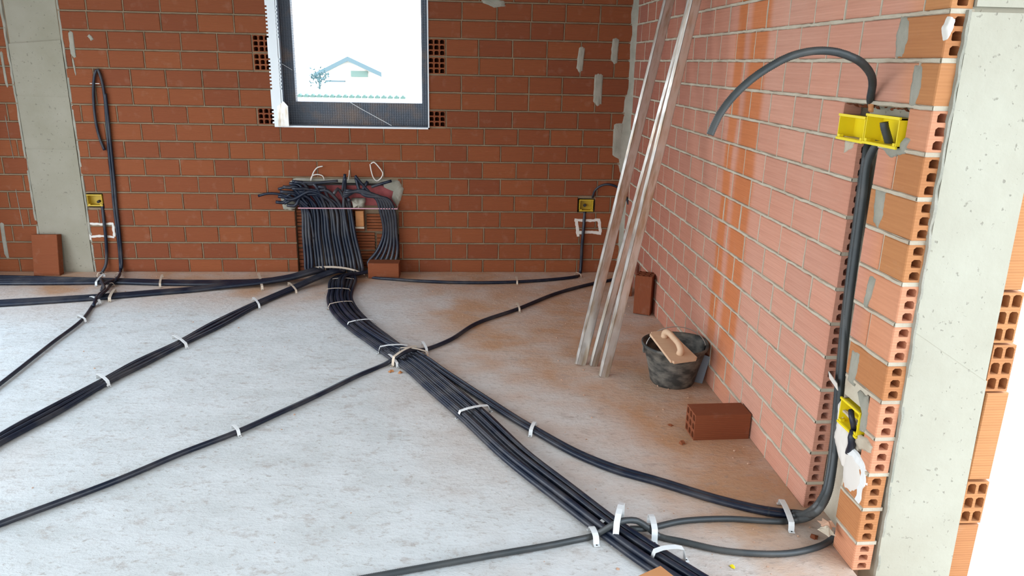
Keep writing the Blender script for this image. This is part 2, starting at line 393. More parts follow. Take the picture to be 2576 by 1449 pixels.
for k in range(0, 23):
    z0, z1 = max(bed(k)+.006, .0), min(bed(k+1)-.006, ZC); 
    if z1-z0 < .03: continue
    kk = k if k in aL else (15 if k % 2 else 16)
    xm = -2.12; ps = []
    x = aL[kk]
    while x > XL: x -= PL
    while x < xm: ps.append(x+random.uniform(-.004, .004)); x += PL
    x = aR[kk]; r = []
    while x > xm+.03: r.append(x); x -= PL
    x = aR[kk]+PL
    while x < 0.0: r.append(x+random.uniform(-.004, .004)); x += PL
    r = sorted(r)
    if r and ps and r[0]-ps[-1] < .07: ps.pop()
    ps = ps+r
    if ps[-1] > -.04: ps.pop()
    ps.append(.0)
    holes = []
    zc = (z0+z1)/2
    if WZ0 < zc < WZ1: holes.append((WX0, WX1))
    if zc < NZ1+.02: holes.append((NX0, NX1))
    holes.append((CX0-.005, CX1+.005))
    for b in BX:
        if z0 < b[3]-.02 and z1 > b[2]+.02: holes.append((b[0], b[1]))
    hdr = []
    if k in (9, 12, 13): hdr = [(WX0-.165, WX0-.052), (WX1+.004, WX1+.117)]; holes += [(WX0-.175, WX0-.045), (WX1-.003, WX1+.128)]
    for a, b in zip(ps, ps[1:]):
        for s, e in rects_cut(a, b, holes):
            s2 = s+(J if s == a else .001); e2 = e-(J if e == b else .001)
            cand.append((s2, e2, z0, z1))
        if inframe((b, 0, zc)) and not any(h[0]-.01 < b < h[1]+.01 for h in holes):
            ragged(jm, lambda u, v, w: Vector((v, -w, u)), z0-.004, z1+.004, b, .0042, .0012, .02, b)
    for s, e in hdr:
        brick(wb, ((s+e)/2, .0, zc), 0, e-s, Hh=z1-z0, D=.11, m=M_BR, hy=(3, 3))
    if k and inframe((-2, 0, bed(k)), 200):
        for s, e in rects_cut(-4.9, -.0, [h for h in holes if h != holes[-1] or True]):
            ragged(jm, BKP, s, e, bed(k), .0055, .0016, .02)
for s, e, z0, z1 in cand:
    me = brick_mesh(e-s, Hh=z1-z0, D=.045, m=M_BR)
    ctr = ((s+e)/2, random.uniform(-.0015, .0015), (z0+z1)/2)
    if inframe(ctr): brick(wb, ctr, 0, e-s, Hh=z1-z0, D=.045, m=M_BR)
    else: stuff.append((me, Matrix.Translation(ctr)))
flush_stuff('bricks_beyond_view', stuff, wb, M_BR)
o = jm.build('mortar_joint', M_MO, wb); o['kind'] = 'stuff'
def stroke(pxs, P3, plane, w, parent, m, proud=.003, label=None):
    w3 = [plane(*a) for a in pxs]; p = resample(spline([Vector((a.x if plane is bk else a.y, a.z, 0)) for a in w3], .01), .008); vs = []; fs = []
    for i, a in enumerate(p):
        t = (p[min(i+1, len(p)-1)]-p[max(i-1, 0)]).normalized(); nn = Vector((-t.y, t.x, 0)); e = w/2*(1+.5*noise.noise(a*45)); e2 = w/2*(1+.5*noise.noise(a*45+Vector((9, 0, 0))))
        for u_, h_ in ((e, -.003), (e*.7, proud*(.6+.6*abs(noise.noise(a*80)))), (-e2*.7, proud*(.6+.6*abs(noise.noise(a*70)))), (-e2, -.003)):
            q = a+nn*u_; vs.append(P3(q.x, q.y, h_))
        if i:
            for k in range(3): fs.append(((i-1)*4+k, (i-1)*4+k+1, i*4+k+1, i*4+k))
    o = link_mesh('plaster_stroke', vs, fs, m, parent)
    if label: o['label'] = label
    return o
# grey pointing smears
for x, y, w, h in ((182, 112, 22, 64), (186, 168, 10, 40), (10, 175, 22, 90), (22, 345, 20, 110), (48, 525, 16, 100), (12, 605, 26, 90), (1463, 150, 13, 60), (1548, 128, 14, 62), (1505, 225, 18, 78), (1560, 355, 34, 90), (1240, 8, 60, 16), (225, 95, 16, 8)):
    a = bk(x-w/2, y-h/2); b = bk(x+w/2, y+h/2); sl = .02*(random.random()-.5)
    patch('mortar_smear', [(a.x, a.z), ((a.x+b.x)/2, a.z+.01), (b.x, a.z), (b.x+sl, b.z), ((a.x+b.x)/2+sl, b.z-.012), (a.x+sl*1.3, b.z+.02)], BKP, wb, M_MOG, .004)
# rough mortar fillet in the back right corner, wider towards its foot
cv = []; cf = []
N_ = 60
for i in range(N_+1):
    z = 2.7*i/N_; w = .045 + (.06 if .75 < z < 1.3 else 0)*max(0, 1-abs(z-.98)/.35) + .02*noise.noise((z*9, 0, 0))
    w2 = .018+.006*noise.noise((z*11, 5, 0)); cv += [(-w, .004, z), (-w*.5, -.006, z), (-.008, -.012, z), (-.004, -w2, z), (.004, -w2-.012, z)]
for i in range(N_):
    for k in range(4): cf.append((i*5+k, i*5+k+1, i*5+k+6, i*5+k+5))
o = link_mesh('mortar_fillet', cv, cf, M_MOG, wb, True); o['label'] = 'rough grey mortar filling the wall corner'
# concrete column in the back wall
bm = bmesh.new(); segs = [0, .26, .50, .88, 1.24, 1.55, 1.60, 2.2, ZC]
def col_box(x0, x1, y0, y1, z0, z1, tilt=0):
    vs = [bm.verts.new(v) for v in ((x0, y0, z0), (x1, y0, z0), (x1, y1, z0), (x0, y1, z0), (x0, y0, z1), (x1, y0, z1+tilt), (x1, y1, z1+tilt), (x0, y1, z1))]
    for f in ((0,3,2,1),(4,5,6,7),(0,1,5,4),(1,2,6,5),(2,3,7,6),(3,0,4,7)): bm.faces.new([vs[i] for i in f])
col_box(CX0, CX1, -.006, .2, 0, .874); col_box(CX0+.002, CX1-.002, -.003, .2, .874, .886); col_box(CX0, CX1, -.006, .2, .886, 1.225)
col_box(CX0+.002, CX1-.002, -.0035, .2, 1.225, 1.235); col_box(CX0, CX1, -.006, .2, 1.235, 1.56, .03); col_box(CX0+.006, CX1-.004, .004, .2, 1.56, ZC)
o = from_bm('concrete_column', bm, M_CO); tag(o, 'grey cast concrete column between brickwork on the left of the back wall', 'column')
jm = MB()
for xx in (CX0-.012, CX1+.010): ragged(jm, lambda u, v, w: Vector((v, -w, u)), 0, 2.6, xx, .010, .005, .03)
o = jm.build('mortar_edge', M_MOG, wb); o['kind'] = 'stuff'
# ---------------------------------------------------------------- window
win = bpy.data.objects.new('window_1', None); C.objects.link(win); win.location = ((WX0+WX1)/2, 0, WZ0); win['kind'] = 'structure'
def wpart(name, mb_, m, label=None, smooth=False):
    o = mb_.build(name, m, None, smooth); put(o, win)
    if label: o['label'] = label
    return o
mb = MB(); y0 = .10
ml, mr, mz = bk(736, 120, y0).x, bk(1061, 200, y0).x, bk(900, 258, y0).z
mb.box((WX0-.01, y0, WZ0), (ml, y0+.07, WZ1)); mb.box((mr, y0, WZ0), (WX1+.01, y0+.07, WZ1)); mb.box((ml, y0, WZ0), (mr, y0+.07, mz))
wpart('membrane', mb, M_ME, 'dark grey dimpled sheet lining the window opening')
mb = MB(); mb.box((WX0-.002, .004, WZ0), (WX0+.004, y0, WZ1)); mb.box((WX1-.004, .004, WZ0), (WX1+.002, y0, WZ1)); mb.box((WX0, .004, WZ0-.002), (WX1, y0, WZ0+.004))
wpart('reveal_lining', mb, M_ME)
mb = MB(); mb.box((WX0-.01, -.006, WZ0-.012), (WX1+.006, .01, WZ0-.001)); mb.box((WX1-.002, -.006, WZ0-.012), (WX1+.006, .01, WZ1))
wpart('edge_profile', mb, M_WM, 'thin white metal edge along sill and right side')
# perforated strip: two rows of notches along a bent metal angle
mb = MB(); z = WZ0-.01; sw = .078; xa = WX0-.066
while z < WZ1:
    hole = int((z-WZ0)/.012) % 2 == 0 and int((z-WZ0)*9) % 3 != 1
    e = .012 if hole else 0
    mb.box((xa+e, -.016, z), (xa+sw-e*.9, -.013, z+.012)); z += .012
mb.box((xa+sw-.012, -.016, WZ0-.01), (xa+sw-.009, .02, WZ1))
wpart('perforated_strip', mb, M_WM, 'white perforated metal angle down the left side')
mb = MB(); q = [(-.072, 0), (.0, 0), (.0, .135), (-.028, .168), (-.072, .135)]; x0 = WX0+.045
vs = [(x0+a, -.026, WZ0-.005+b) for a, b in q]+[(x0+a, -.014, WZ0-.005+b) for a, b in q]
mb.add(vs, [(0,1,2,3,4), (9,8,7,6,5)]+[(k, 5+k, 5+(k+1) % 5, (k+1) % 5) for k in range(5)])
wpart('corner_bracket', mb, M_ZN, 'pointed galvanised bracket at the lower left corner')
cord = empty('cord', bk(905, 258, .05), 'thin white string slanting over the dark window sill', 'string')
put(MB().tube([bk(872, 252, .09), bk(905, 272, .05), bk(985, 316, -.008)], .0018, 6).build('string', M_WH), cord)
cord = empty('cord', bk(720, 170, .05), 'short pale string at the left edge of the window', 'string')
put(MB().tube([bk(708, 160, .05), bk(735, 176, .10), bk(800, 215, .5)], .0014, 6).build('string', M_WH), cord)
# ---------------------------------------------------------------- outside the window
hs = empty('house', (-9.5, 56, 0), 'pale gabled house with dark bargeboards far beyond the window', 'house')
A, B_, D_ = at(792, 184, 1, 55), at(875, 142, 1, 55), at(960, 182, 1, 55)
def slope(a, b, w, y0, y1):
    vs = []
    for yy in (y0, y1): vs += [(a.x, yy, a.z), (b.x, yy, b.z), (b.x, yy, b.z-w), (a.x, yy, a.z-w)]
    return MB().add(vs, [(0,1,2,3),(7,6,5,4),(0,4,5,1),(1,5,6,2),(2,6,7,3),(3,7,4,0)])
put(slope(A, B_, .33, 54.7, 54.9).build('bargeboard', M_HF), hs); put(slope(B_, D_, .33, 54.7, 54.9).build('bargeboard', M_HF), hs); put(slope(A, B_, .1, 54.91, 62).build('roof', M_HW), hs); put(slope(B_, D_, .1, 54.91, 62).build('roof', M_HW), hs)
mb = MB(); vs = []
for yy in (55.2, 62): vs += [(A.x+.5, yy, -1.6), (D_.x-.5, yy, -1.6), (D_.x-.5, yy, D_.z), (B_.x, yy, B_.z-.3), (A.x+.5, yy, A.z)]
mb.add(vs, [(0,1,2,3,4), (9,8,7,6,5)]+[(k, 5+k, 5+(k+1) % 5, (k+1) % 5) for k in range(5)]); put(mb.build('gable_wall', M_HW), hs)
a = at(882, 178, 1, 55); b = at(925, 194, 1, 55); put(MB().box((a.x, 55.05, b.z), (b.x, 55.25, a.z)).build('window_pane', M_HG), hs)
a = at(820, 202, 1, 55); b = at(868, 206, 1, 55); put(MB().box((a.x, 54.8, b.z-.05), (b.x, 55.2, a.z)).build('balcony_rail', M_HF), hs)
bush = empty('shrub', at(805, 205, 1, 40), 'dark leafy shrub left of the far house', 'shrub'); mb = MB(); c0 = at(803, 192, 1, 40)
for i in range(150):
    p = c0+Vector((random.gauss(0, .28), random.gauss(0, .3), random.gauss(-.05, .22))); s_ = .09
    a1 = Vector((random.uniform(-1, 1), random.uniform(-1, 1), random.uniform(-1, 1))).normalized()*s_; a2 = a1.orthogonal().normalized()*s_*.6
    mb.add([p-a1, p+a2, p+a1, p-a2], [(0, 1, 2, 3)])
put(mb.build('foliage', M_LF), bush); bush.children[0]['kind'] = 'stuff'
put(MB().tube([Vector((c0.x, 40, -.2)), c0], .05, 6).build('stem', M_LF), bush)
gw = empty('garden_wall', at(880, 260, 1, 18), 'low pale wall with green cap tiles just outside the window', 'wall')
zc_ = at(880, 246, 1, 18).z; put(MB().box((-6.2, 18, -.2), (-2.6, 18.15, zc_)).build('wall_panel', M_HW), gw)
x = -6.1
while x < -2.7:
    o = MB().box((-.07, -.08, 0), (.07, .2, .05)).add([(-.05, -.08, .05), (.05, -.08, .05), (0, -.08, .1), (-.05, .2, .05), (.05, .2, .05), (0, .2, .1)], [(0,1,2),(3,5,4),(0,2,5,3),(1,4,5,2)]).build('cap_tile', M_TILE); o.location = (x, 18, zc_); put(o, gw); x += .19
# ---------------------------------------------------------------- right wall (chase at its near end)
YE = -3.505; CH0 = -3.155
def chr_(z):      # right side of the chase
    t = [(0, -3.375), (.18, -3.36), (.35, -3.372), (.44, -3.30), (.70, -3.278), (.89, -3.262), (1.14, -3.268), (1.32, -3.27)]
    if z <= 0: return t[0][1]
    for (a, y0), (b, y1) in zip(t, t[1:]):
        if z <= b: return y0+(y1-y0)*(z-a)/(b-a)
    return -3.27
CZ = bed(11)-.007
mb = MB()
YB = -3.026; Z11, Z12 = bed(11), bed(12); mb.box((.006, YB, 0), (.30, .28, ZC)); mb.box((.065, YE+.03, 0), (.30, YB, Z11)); mb.box((.13, YE+.03, Z11), (.30, YB, Z12)); mb.box((.065, YE+.03, Z12), (.30, YB, ZC)); mb.box((.006, YE+.085, Z12), (.065, YB, ZC))
for k in range(1, 19):
    zb = bed(k)
    if k <= 11: mb.box((.003, CH0+.001, zb-.0062), (.066, YB, zb+.0062))
    mb.box((.003, YE+.001, zb-.0062), (.066, YE+.09, zb+.0062))
mb.box((0, YF, 0), (.3, -5.75, ZC)); mb.box((0, -5.75, 2.3), (.3, YE, ZC))
z = 0
while z < CZ-.001:
    z2 = min(z+.03, CZ)
    if .40 < z < .50: z = z2; continue
    mb.box((.006, YE+.082, z), (.065, chr_(z)+.004*noise.noise((z*30, 0, 0)), z2)); z = z2
wr = tag(mb.build('wall_right', M_MOR), kind='structure')
RL = .215
aRt = {14:-2.961,13:-2.869,12:-2.983,11:-2.671,10:-2.785,9:-2.679,8:-2.775,7:-2.91,6:-2.773,5:-2.898,4:-3.01,3:-2.92,2:-3.012,1:-3.144,0:-3.015,15:-2.88,16:-2.96}
stuff = []; jm = MB(); fullrow = {}
DBX = (-3.395, -3.035, 1.305, 1.395)     # recess of the double box
LBX = (-3.44, -3.285, .41, .51)
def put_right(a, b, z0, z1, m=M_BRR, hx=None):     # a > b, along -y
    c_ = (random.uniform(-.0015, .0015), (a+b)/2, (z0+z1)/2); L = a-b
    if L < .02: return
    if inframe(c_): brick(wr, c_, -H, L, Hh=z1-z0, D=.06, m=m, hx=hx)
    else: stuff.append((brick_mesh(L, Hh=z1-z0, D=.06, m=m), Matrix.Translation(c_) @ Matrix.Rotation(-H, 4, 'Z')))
for k in range(0, 23):
    z0, z1 = max(bed(k)+.0065, 0), min(bed(k+1)-.0065, ZC)
    if z1-z0 < .03: continue
    zc = (z0+z1)/2; kk = k if k in aRt else (15 if k % 2 else 16)
    y = aRt[kk]; ps = []
    while y < -RL*.35: y += RL
    y -= RL*(1 if y > -RL*.35 else 0)
    lim = YE+.05
    while y > lim: ps.append(y+random.uniform(-.004, .004)); y -= RL
    if k <= 11:       # brickwork broken by the chase
        cl_ = CH0 if k < 11 else -3.034; left = [0.0]+[p for p in ps if p > cl_+.05]+[cl_]
        for i, (a, b) in enumerate(zip(left, left[1:])):
            last = i == len(left)-2; put_right(a-.004, b+(.0 if last else .004), z0, z1, hx=(1, 3) if last and k < 11 else None)
            if not last: ragged(jm, lambda u, v, w: Vector((-w, v, u)), z0-.004, z1+.004, b, .0042, .0012, .02, b)
        c0_ = min(chr_(z0), chr_(z1))
        if k == 11: c0_ = -3.397
        segs = [(c0_-.004, YE)]
        if k in (3, 4): segs = [(-3.445, YE)]
        if k in (10, 8, 6, 2) : 
            mid = -3.375; segs = [(c0_-.004, mid+.004), (mid-.004, YE)]
        for a, b in segs:
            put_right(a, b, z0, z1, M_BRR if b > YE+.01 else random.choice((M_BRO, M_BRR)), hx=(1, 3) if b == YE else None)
    else:
        full = [0.0]+ps+[YE]
        for i, (a, b) in enumerate(zip(full, full[1:])):
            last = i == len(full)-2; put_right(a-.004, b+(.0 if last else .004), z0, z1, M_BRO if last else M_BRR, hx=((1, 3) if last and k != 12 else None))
            if not last and inframe((0, b, zc)): ragged(jm, lambda u, v, w: Vector((-w, v, u)), z0-.004, z1+.004, b, .0042, .0012, .02, b)
    if k and inframe((0, -2, bed(k)), 400):
        if k <= 11:
            ragged(jm, RWP, CH0, 0, bed(k), .0068, .0028, .018); ragged(jm, RWP, YE, chr_(bed(k))-.01, bed(k), .0068, .003, .018)
        else: ragged(jm, RWP, YE, 0, bed(k), .0075, .003, .018)
flush_stuff('bricks_beyond_view', stuff, wr, M_BRR)
o = jm.build('mortar_joint', M_MOR, wr); o['kind'] = 'stuff'
def rpatch(pxs, m=M_MOG, proud=.004, name='mortar_smear', label=None):
    poly = [(rw(*p).y, rw(*p).z) for p in pxs]; return patch(name, poly, RWP, wr, m, proud, label)
rpatch([(2270, 35), (2288, 50), (2284, 100), (2268, 148), (2254, 145), (2256, 90)])
rpatch([(2303, 160), (2322, 165), (2318, 220), (2300, 272), (2288, 268), (2294, 210)])
rpatch([(2205, 475), (2228, 480), (2222, 540), (2208, 575), (2198, 560), (2200, 520)])
rpatch([(2190, 690), (2204, 700), (2192, 745), (2180, 780), (2172, 770), (2180, 730)])
rpatch([(2146, 880), (2163, 890), (2158, 930), (2146, 972), (2133, 960), (2138, 920)])
rpatch([(2218, 374), (2262, 370), (2281, 345), (2290, 352), (2276, 388), (2238, 398)], M_MOG, .005)
rpatch([(2128, 352), (2150, 356), (2148, 372), (2138, 376), (2124, 386)], M_MOR, .005)
rpatch([(2112, 1010), (2108, 1060), (2100, 1100), (2108, 1140), (2122, 1180), (2130, 1140), (2140, 1100), (2120, 1060)], M_PL, .006)
rpatch([(2150, 1090), (2180, 1100), (2195, 1125), (2190, 1140), (2165, 1130), (2150, 1110)], M_MOR, .006)
rpatch([(2160, 980), (2182, 1000), (2185, 1040), (2178, 1090), (2165, 1085), (2172, 1040)], M_MOG, .006)
# white plaster brushed round a marked rectangle
rpatch([(2128, 1138), (2146, 1140), (2164, 1175), (2168, 1205), (2158, 1235), (2140, 1240), (2122, 1225), (2118, 1190)], M_PL, .0012, 'plaster_smear')
stroke([(2134, 1132), (2146, 1140), (2160, 1158), (2172, 1182), (2172, 1205), (2164, 1232), (2157, 1262)], RWP, rw, .034, wr, M_WH, .004, 'white plaster stroke below the lowest yellow box')
0 and stroke([(2132, 1134), (2128, 1165), (2124, 1200), (2128, 1228), (2150, 1240), (2162, 1240)], RWP, rw, .012, wr, M_WH, .003)
# yellow line of clean edge at the chase (broken brick edges catch the light)
# outer leaf and column seen in the door jamb
XJ = .068
bm = bmesh.new()
def jb(x0, x1, z0, z1, y0, sl0=0, sl1=0, x0b=None, x1b=None):
    x0b = x0 if x0b is None else x0b; x1b = x1 if x1b is None else x1b
    vs = [bm.verts.new(v) for v in ((x0b, y0, z0), (x1b, y0, z0+sl0), (x1b, -3.1, z0+sl0), (x0b, -3.1, z0), (x0, y0, z1), (x1, y0, z1+sl1), (x1, -3.1, z1+sl1), (x0, -3.1, z1))]
    for f in ((0,3,2,1),(4,5,6,7),(0,1,5,4),(1,2,6,5),(2,3,7,6),(3,0,4,7)): bm.faces.new([vs[i] for i in f])
jb(.058, .308, -.3, .80, -3.512, 0, -.155, .085, .328); jb(.054, .288, .80, 1.655, -3.5125, -.155, .0, .058, .303); jb(.062, .50, 1.668, 2.3, -3.515)
jb(.060, .30, 1.655, 1.668, -3.50)
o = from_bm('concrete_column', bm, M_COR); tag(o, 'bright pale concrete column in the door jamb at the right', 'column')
bm2 = MB(); ragged(bm2, lambda u, v, w: Vector((v+.026*(1-min(u, 1.2)), -3.51-w, u)), -.3, 1.66, .055, .006, .006, .012)
o = bm2.build('mortar_edge', M_MOG, wr); o['kind'] = 'stuff'
for z0, z1, hol in ((-.3, -.155, 1), (-.147, .150, 0), (.158, .303, 1), (.311, .600, 0), (.608, .752, 1), (.760, .912, 1), (.92, 1.215, 0), (1.222, 1.52, 0), (1.53, 1.66, 1)):
    zc = (z0+z1)/2; xl = .291+.034*max(0, min(1, (.95-zc)/.4)); L = .072
    brick(wr, (xl+L/2, -3.50, zc), 0, L, Hh=z1-z0, D=.1, m=M_BRO, hy=(2, 3) if hol else None)
# ---------------------------------------------------------------- conduit risers, floor runs
def fz(p, z): q = fl(*p); q.z = z; return q
R_ = .0118
# 14 risers of the left bundle, 6 of the right
trk_main = [(885, 690), (868, 705), (857, 735), (855, 755), (870, 785), (908, 822), (955, 857), (1000, 890), (1055, 930), (1100, 968), (1190, 1045), (1300, 1148), (1420, 1243), (1550, 1343), (1640, 1405), (1740, 1468), (1900, 1570)]
main_pts = [fl(*p) for p in trk_main]
def riser(x_floor, x_mid, x_top, lean_y, end):       # from the end in the cabinet down to the floor edge
    e = [Vector(p) for p in end]
    return e+[Vector((x_top, -.028+lean_y, .50)), Vector((x_mid, -.045+lean_y, .28)), Vector((x_floor, -.075+lean_y, .10)), Vector((x_floor+.01, -.11+lean_y*2, .035))]
lbl_main = 'black conduit in the wide flat ribbon from the wall cabinet across the floor centre'
G_main = 'conduits in the central floor ribbon'
ends = []
for i in range(17):
    t = i/16; ex = bk(*[(694, 508), (700, 494), (712, 470), (705, 482), (728, 462), (722, 516), (740, 458), (735, 474), (765, 462), (752, 482), (800, 470), (716, 500), (745, 488), (780, 478), (868, 446), (840, 488), (905, 522)][i], -.05-.01*(i % 4))
    xt = -2.355+.35*t
    if i < 14: ends.append([ex, Vector((ex.x+.06, ex.y, ex.z-.004)), Vector(((ex.x*.45+xt*.55), -.055-.008*(i % 3), .50+.10*(ex.z-.42)/.2+.02*(i % 3)))])
    elif i == 16: ends.append([bk(880, 505, -.08), bk(893, 512, -.07)][:1]+[bk(876, 500, -.06)])
    else: ends.append([ex, bk(868 if i == 14 else 850, 475, -.05)])
dest = ['BU', 'BU', 'BU', 'BU', 'BL', 'BL', 'BL', 'BL', 'BU', 'C', 'C', 'C', 'M', 'M', 'M', 'M', 'M']
lanes_m = [-.0735, -.0525, -.0315, -.0105, .0105, .0315, .0525, .0735]
tB = [(800, 696), (735, 705), (662, 708), (545, 712), (407, 711), (298, 708), (165, 707), (0, 705), (-160, 705)]
tBL = [(800, 700), (735, 709), (655, 716), (560, 722), (490, 728), (390, 736), (281, 745), (132, 755), (0, 763), (-160, 772)]
tC = [(850, 700), (805, 708), (735, 729), (644, 766), (546, 816), (454, 864), (350, 915), (261, 962), (132, 1034), (50, 1078), (-20, 1118), (-120, 1180)]
nb = {'BU': 0, 'BL': 0, 'C': 0, 'M': 0}
def run(key, i):
    k = nb[key]; nb[key] += 1
    if key == 'BU':
        sp = [-.038, -.019, .0, .019, .038][k]; w = [1, 1, 1, 1, 1, 1, 1.6, 2.2, 2.4]
        return offset_track([fl(*p) for p in tB], [sp*a for a in w], [.055, .035]+[R_+.001]*7)
    if key == 'BL':
        sp = [-.032, -.011, .011, .032][k]; return offset_track([fl(*p) for p in tBL], [sp*a for a in [1, 1, 1, 1, 1, 1, 1, 1.2, 1.3, 1.3]], [.075, .05, .032, .02]+[R_+.001]*6)
    if key == 'C':
        sp = [-.023, .001, .024][k]; w = [1, 1, .9, .9, 1.5, .9, 1.3, .9, 1.4, 1.3, 1.0, 1]; return offset_track([fl(*p) for p in tC], [sp*a for a in w], [.07, .05, .02]+[R_+.001]*9)
    return None
LBL = {'BU': ('black conduit %s of the strapped bundle along the back wall', 'conduits in the bundle along the back wall'),
       'BL': ('black conduit %s of the forked bundle left of the cabinet', 'conduits in the forked left bundle'),
       'C': ('black conduit %s of the three-way bundle slanting to the lower left', 'conduits in the slanting left bundle'),
       'M': ('black conduit %s of the wide ribbon across the floor', G_main)}
EDGE = lambda n_, a, b: ['at the %s edge' % a]+['%s from the %s edge' % (w, a) for w in ('second', 'third', 'fourth')][:(n_-1)//2]+['%s from the %s edge' % (w, b) for w in ('fourth', 'third', 'second')][3-(n_-2-(n_-1)//2):]+['at the %s edge' % b]
ORD = {'BU': EDGE(5, 'floor-side', 'wall-side'), 'BL': EDGE(4, 'floor-side', 'wall-side'), 'C': ['at the right edge', 'in the middle', 'at the left edge'], 'M': EDGE(8, 'left', 'right')}
wid = [1.0, 1.0, 1.0, 1.0, 1.0, .95, .85, .8, .75, .8, .78, .70, .62, .57, .60, .62, .7]
def main_lane(l, zlift=0.0, seed=0):
    off = [l*w+.0025*noise.noise((j*.9, seed, 0)) for j, w in enumerate(wid)]
    zz = [.05, .03]+[R_+.001+zlift*(1 if j < 10 else 1+.5*min(3, j-9)) for j in range(2, len(main_pts))]; return offset_track(main_pts, off, zz)
mi = 0
for i in range(17):
    t = i/16; d = dest[i]; top = riser(-2.335+.40*t, -2.345+.37*t, -2.355+.35*t, -.008*(i % 3), ends[i])
    if d == 'M': body = main_lane(-lanes_m[mi], 0 if mi % 2 == 0 else .007, mi); mi += 1; pts = top[:-1]+[top[-1]]+body[1:]; kk = mi-1
    else: kk = nb[d]; pts = top+run(d, i)
    conduit('conduit', pts, R_, M_TB, label=LBL[d][0] % ORD[d][kk], group=LBL[d][1])
G_end = None
for i in range(6):      # right bundle
    t = i/5
    e = [bk(865+8*t, 497-6*i, -.06-.008*(i % 3)), bk(905+6*t, 478+2*i+0, -.07), bk(945+11*i*.6, 497+1*i, -.065), bk(958+7*i, 535, -.06), bk(966+6.2*i, 585, -.05), bk(950+10*i, 630, -.055), bk(925+13*i, 664, -.075)]
    if i >= 4: e[0] = bk(895+30*(i-4), 447+9*(i-4), -.05)
    tail = [Vector((-1.86-.01*i, -.10-.012*i, .045-.002*i))]
    if i < 5: 
        l = lanes_m[5+min(i, 2)] if i < 3 else [-.033, .033][i-3]
        if i < 3: body = main_lane(-l, .007*(i % 2), 20+i); conduit('conduit', e+tail+body[1:], R_, M_TB, label=LBL['M'][0] % ORD['M'][5+i], group=G_main)
        else:     # the two that leave the ribbon and run to the door wall chase
            tg = [(885, 690), (868, 705), (857, 735), (855, 755), (870, 785), (908, 822), (955, 855), (1000, 880), (1045, 893), (1124, 941), (1215, 1001), (1300, 1056), (1345, 1082), (1450, 1140), (1548, 1180), (1659, 1212), (1799, 1255), (1930, 1286), (1995, 1294)]
            off = [(-.012 if i == 3 else .010)*w for w in [1]*9+[1.0, .95, .9, .9, 1, 1.1, 1.0, .9, .9, .9]]
            zz = [.05, .045, .032, .032, .032, .032, .032, .032, .024]+[R_+.001]*10
            trk = offset_track([fl(*p) for p in tg], off, zz)
            up_ = [Vector((q.x+(.004 if i == 3 else -.0), q.y+(.0 if i == 3 else -.024), q.z)) for q in
                   [at(2048, 1276, 0, -.055), at(2073, 1236, 0, -.02), at(2086, 1175, 0, .002), at(2098, 1060, 0, .02), at(2112, 900, 0, .02), at(2124, 780, 0, .02), at(2142, 640, 0, .02), at(2162, 490, 0, .02), at(2174, 400, 0, .02)]+([at(2178, 362, 0, .03)] if i == 3 else [at(2200, 350, 0, .03)])]
            conduit('conduit', e+tail+trk[1:], R_, M_TB, label='black conduit leaving the ribbon for the wall slot, %s one of two' % ('left' if i == 3 else 'right'), group='conduits to the wall slot')
            conduit('conduit', [trk[-2], trk[-1]]+up_, .0128, M_TG, ribbed=True, seg=10, label='grey ribbed conduit rising %s in the slot of the right wall' % ('at the back' if i == 3 else 'at the front'))
    else:
        tF = [(930, 694), (1000, 703), (1100, 709), (1200, 711), (1300, 709), (1400, 702), (1448, 696)]
        conduit('conduit', e+[fl(*p) for p in tF]+[bk(1459, 690, -.035), bk(1462, 660, -.018), bk(1464, 620, -.016), bk(1468, 575, -.014), bk(1471, 530, .01)], .0115, M_TB, label='black conduit lying at the back wall foot and rising to the right yellow box')
# remaining ribbon lanes start below the cabinet
conduit('conduit', [bk(650, 493, -.05), bk(672, 487, -.06), bk(700, 488, -.065), bk(740, 500, -.06), bk(775, 530, -.05), bk(790, 600, -.06)], .009, M_TB, label='single black conduit end sticking out left of the wall cabinet')
for k, (a, b, c_) in enumerate((((700, 476), (730, 470), (775, 515)), ((735, 456), (790, 460), (850, 455)), ((868, 438), (865, 455), (862, 480)), ((715, 512), (745, 500), (780, 525)), ((893, 442), (915, 468), (945, 500)), ((985, 455), (960, 462), (935, 470)))):
    conduit('conduit', [bk(*a, -.07), bk(*b, -.065), bk(*c_, -.055)], .010, M_TB, label=['short conduit stub fanned out at the upper left of the cabinet', 'conduit stub lying level along the cabinet top', 'conduit stub pointing straight up above the cabinet middle', 'lowest conduit stub at the cabinet left edge', 'conduit stub slanting up right of the cabinet middle', 'thin conduit stub at the cabinet upper right corner'][k])
# crossing single conduit D
tD = [(-90, 1352), (0, 1318), (290, 1210), (457, 1140), (593, 1088), (700, 1040), (800, 994), (900, 945), (975, 913)]
conduit('conduit', [fl(*p) for p in tD]+[at(1005, 893, 2, .045), at(1035, 880, 2, .045), at(1066, 880, 2, .014), fl(1130, 856), fl(1200, 813), fl(1300, 778), fl(1400, 738), fl(1480, 716), fl(1545, 702), at(1572, 690, 2, .03)], .0115, M_TB, label='single black conduit crossing over the ribbon from lower left to the far corner')
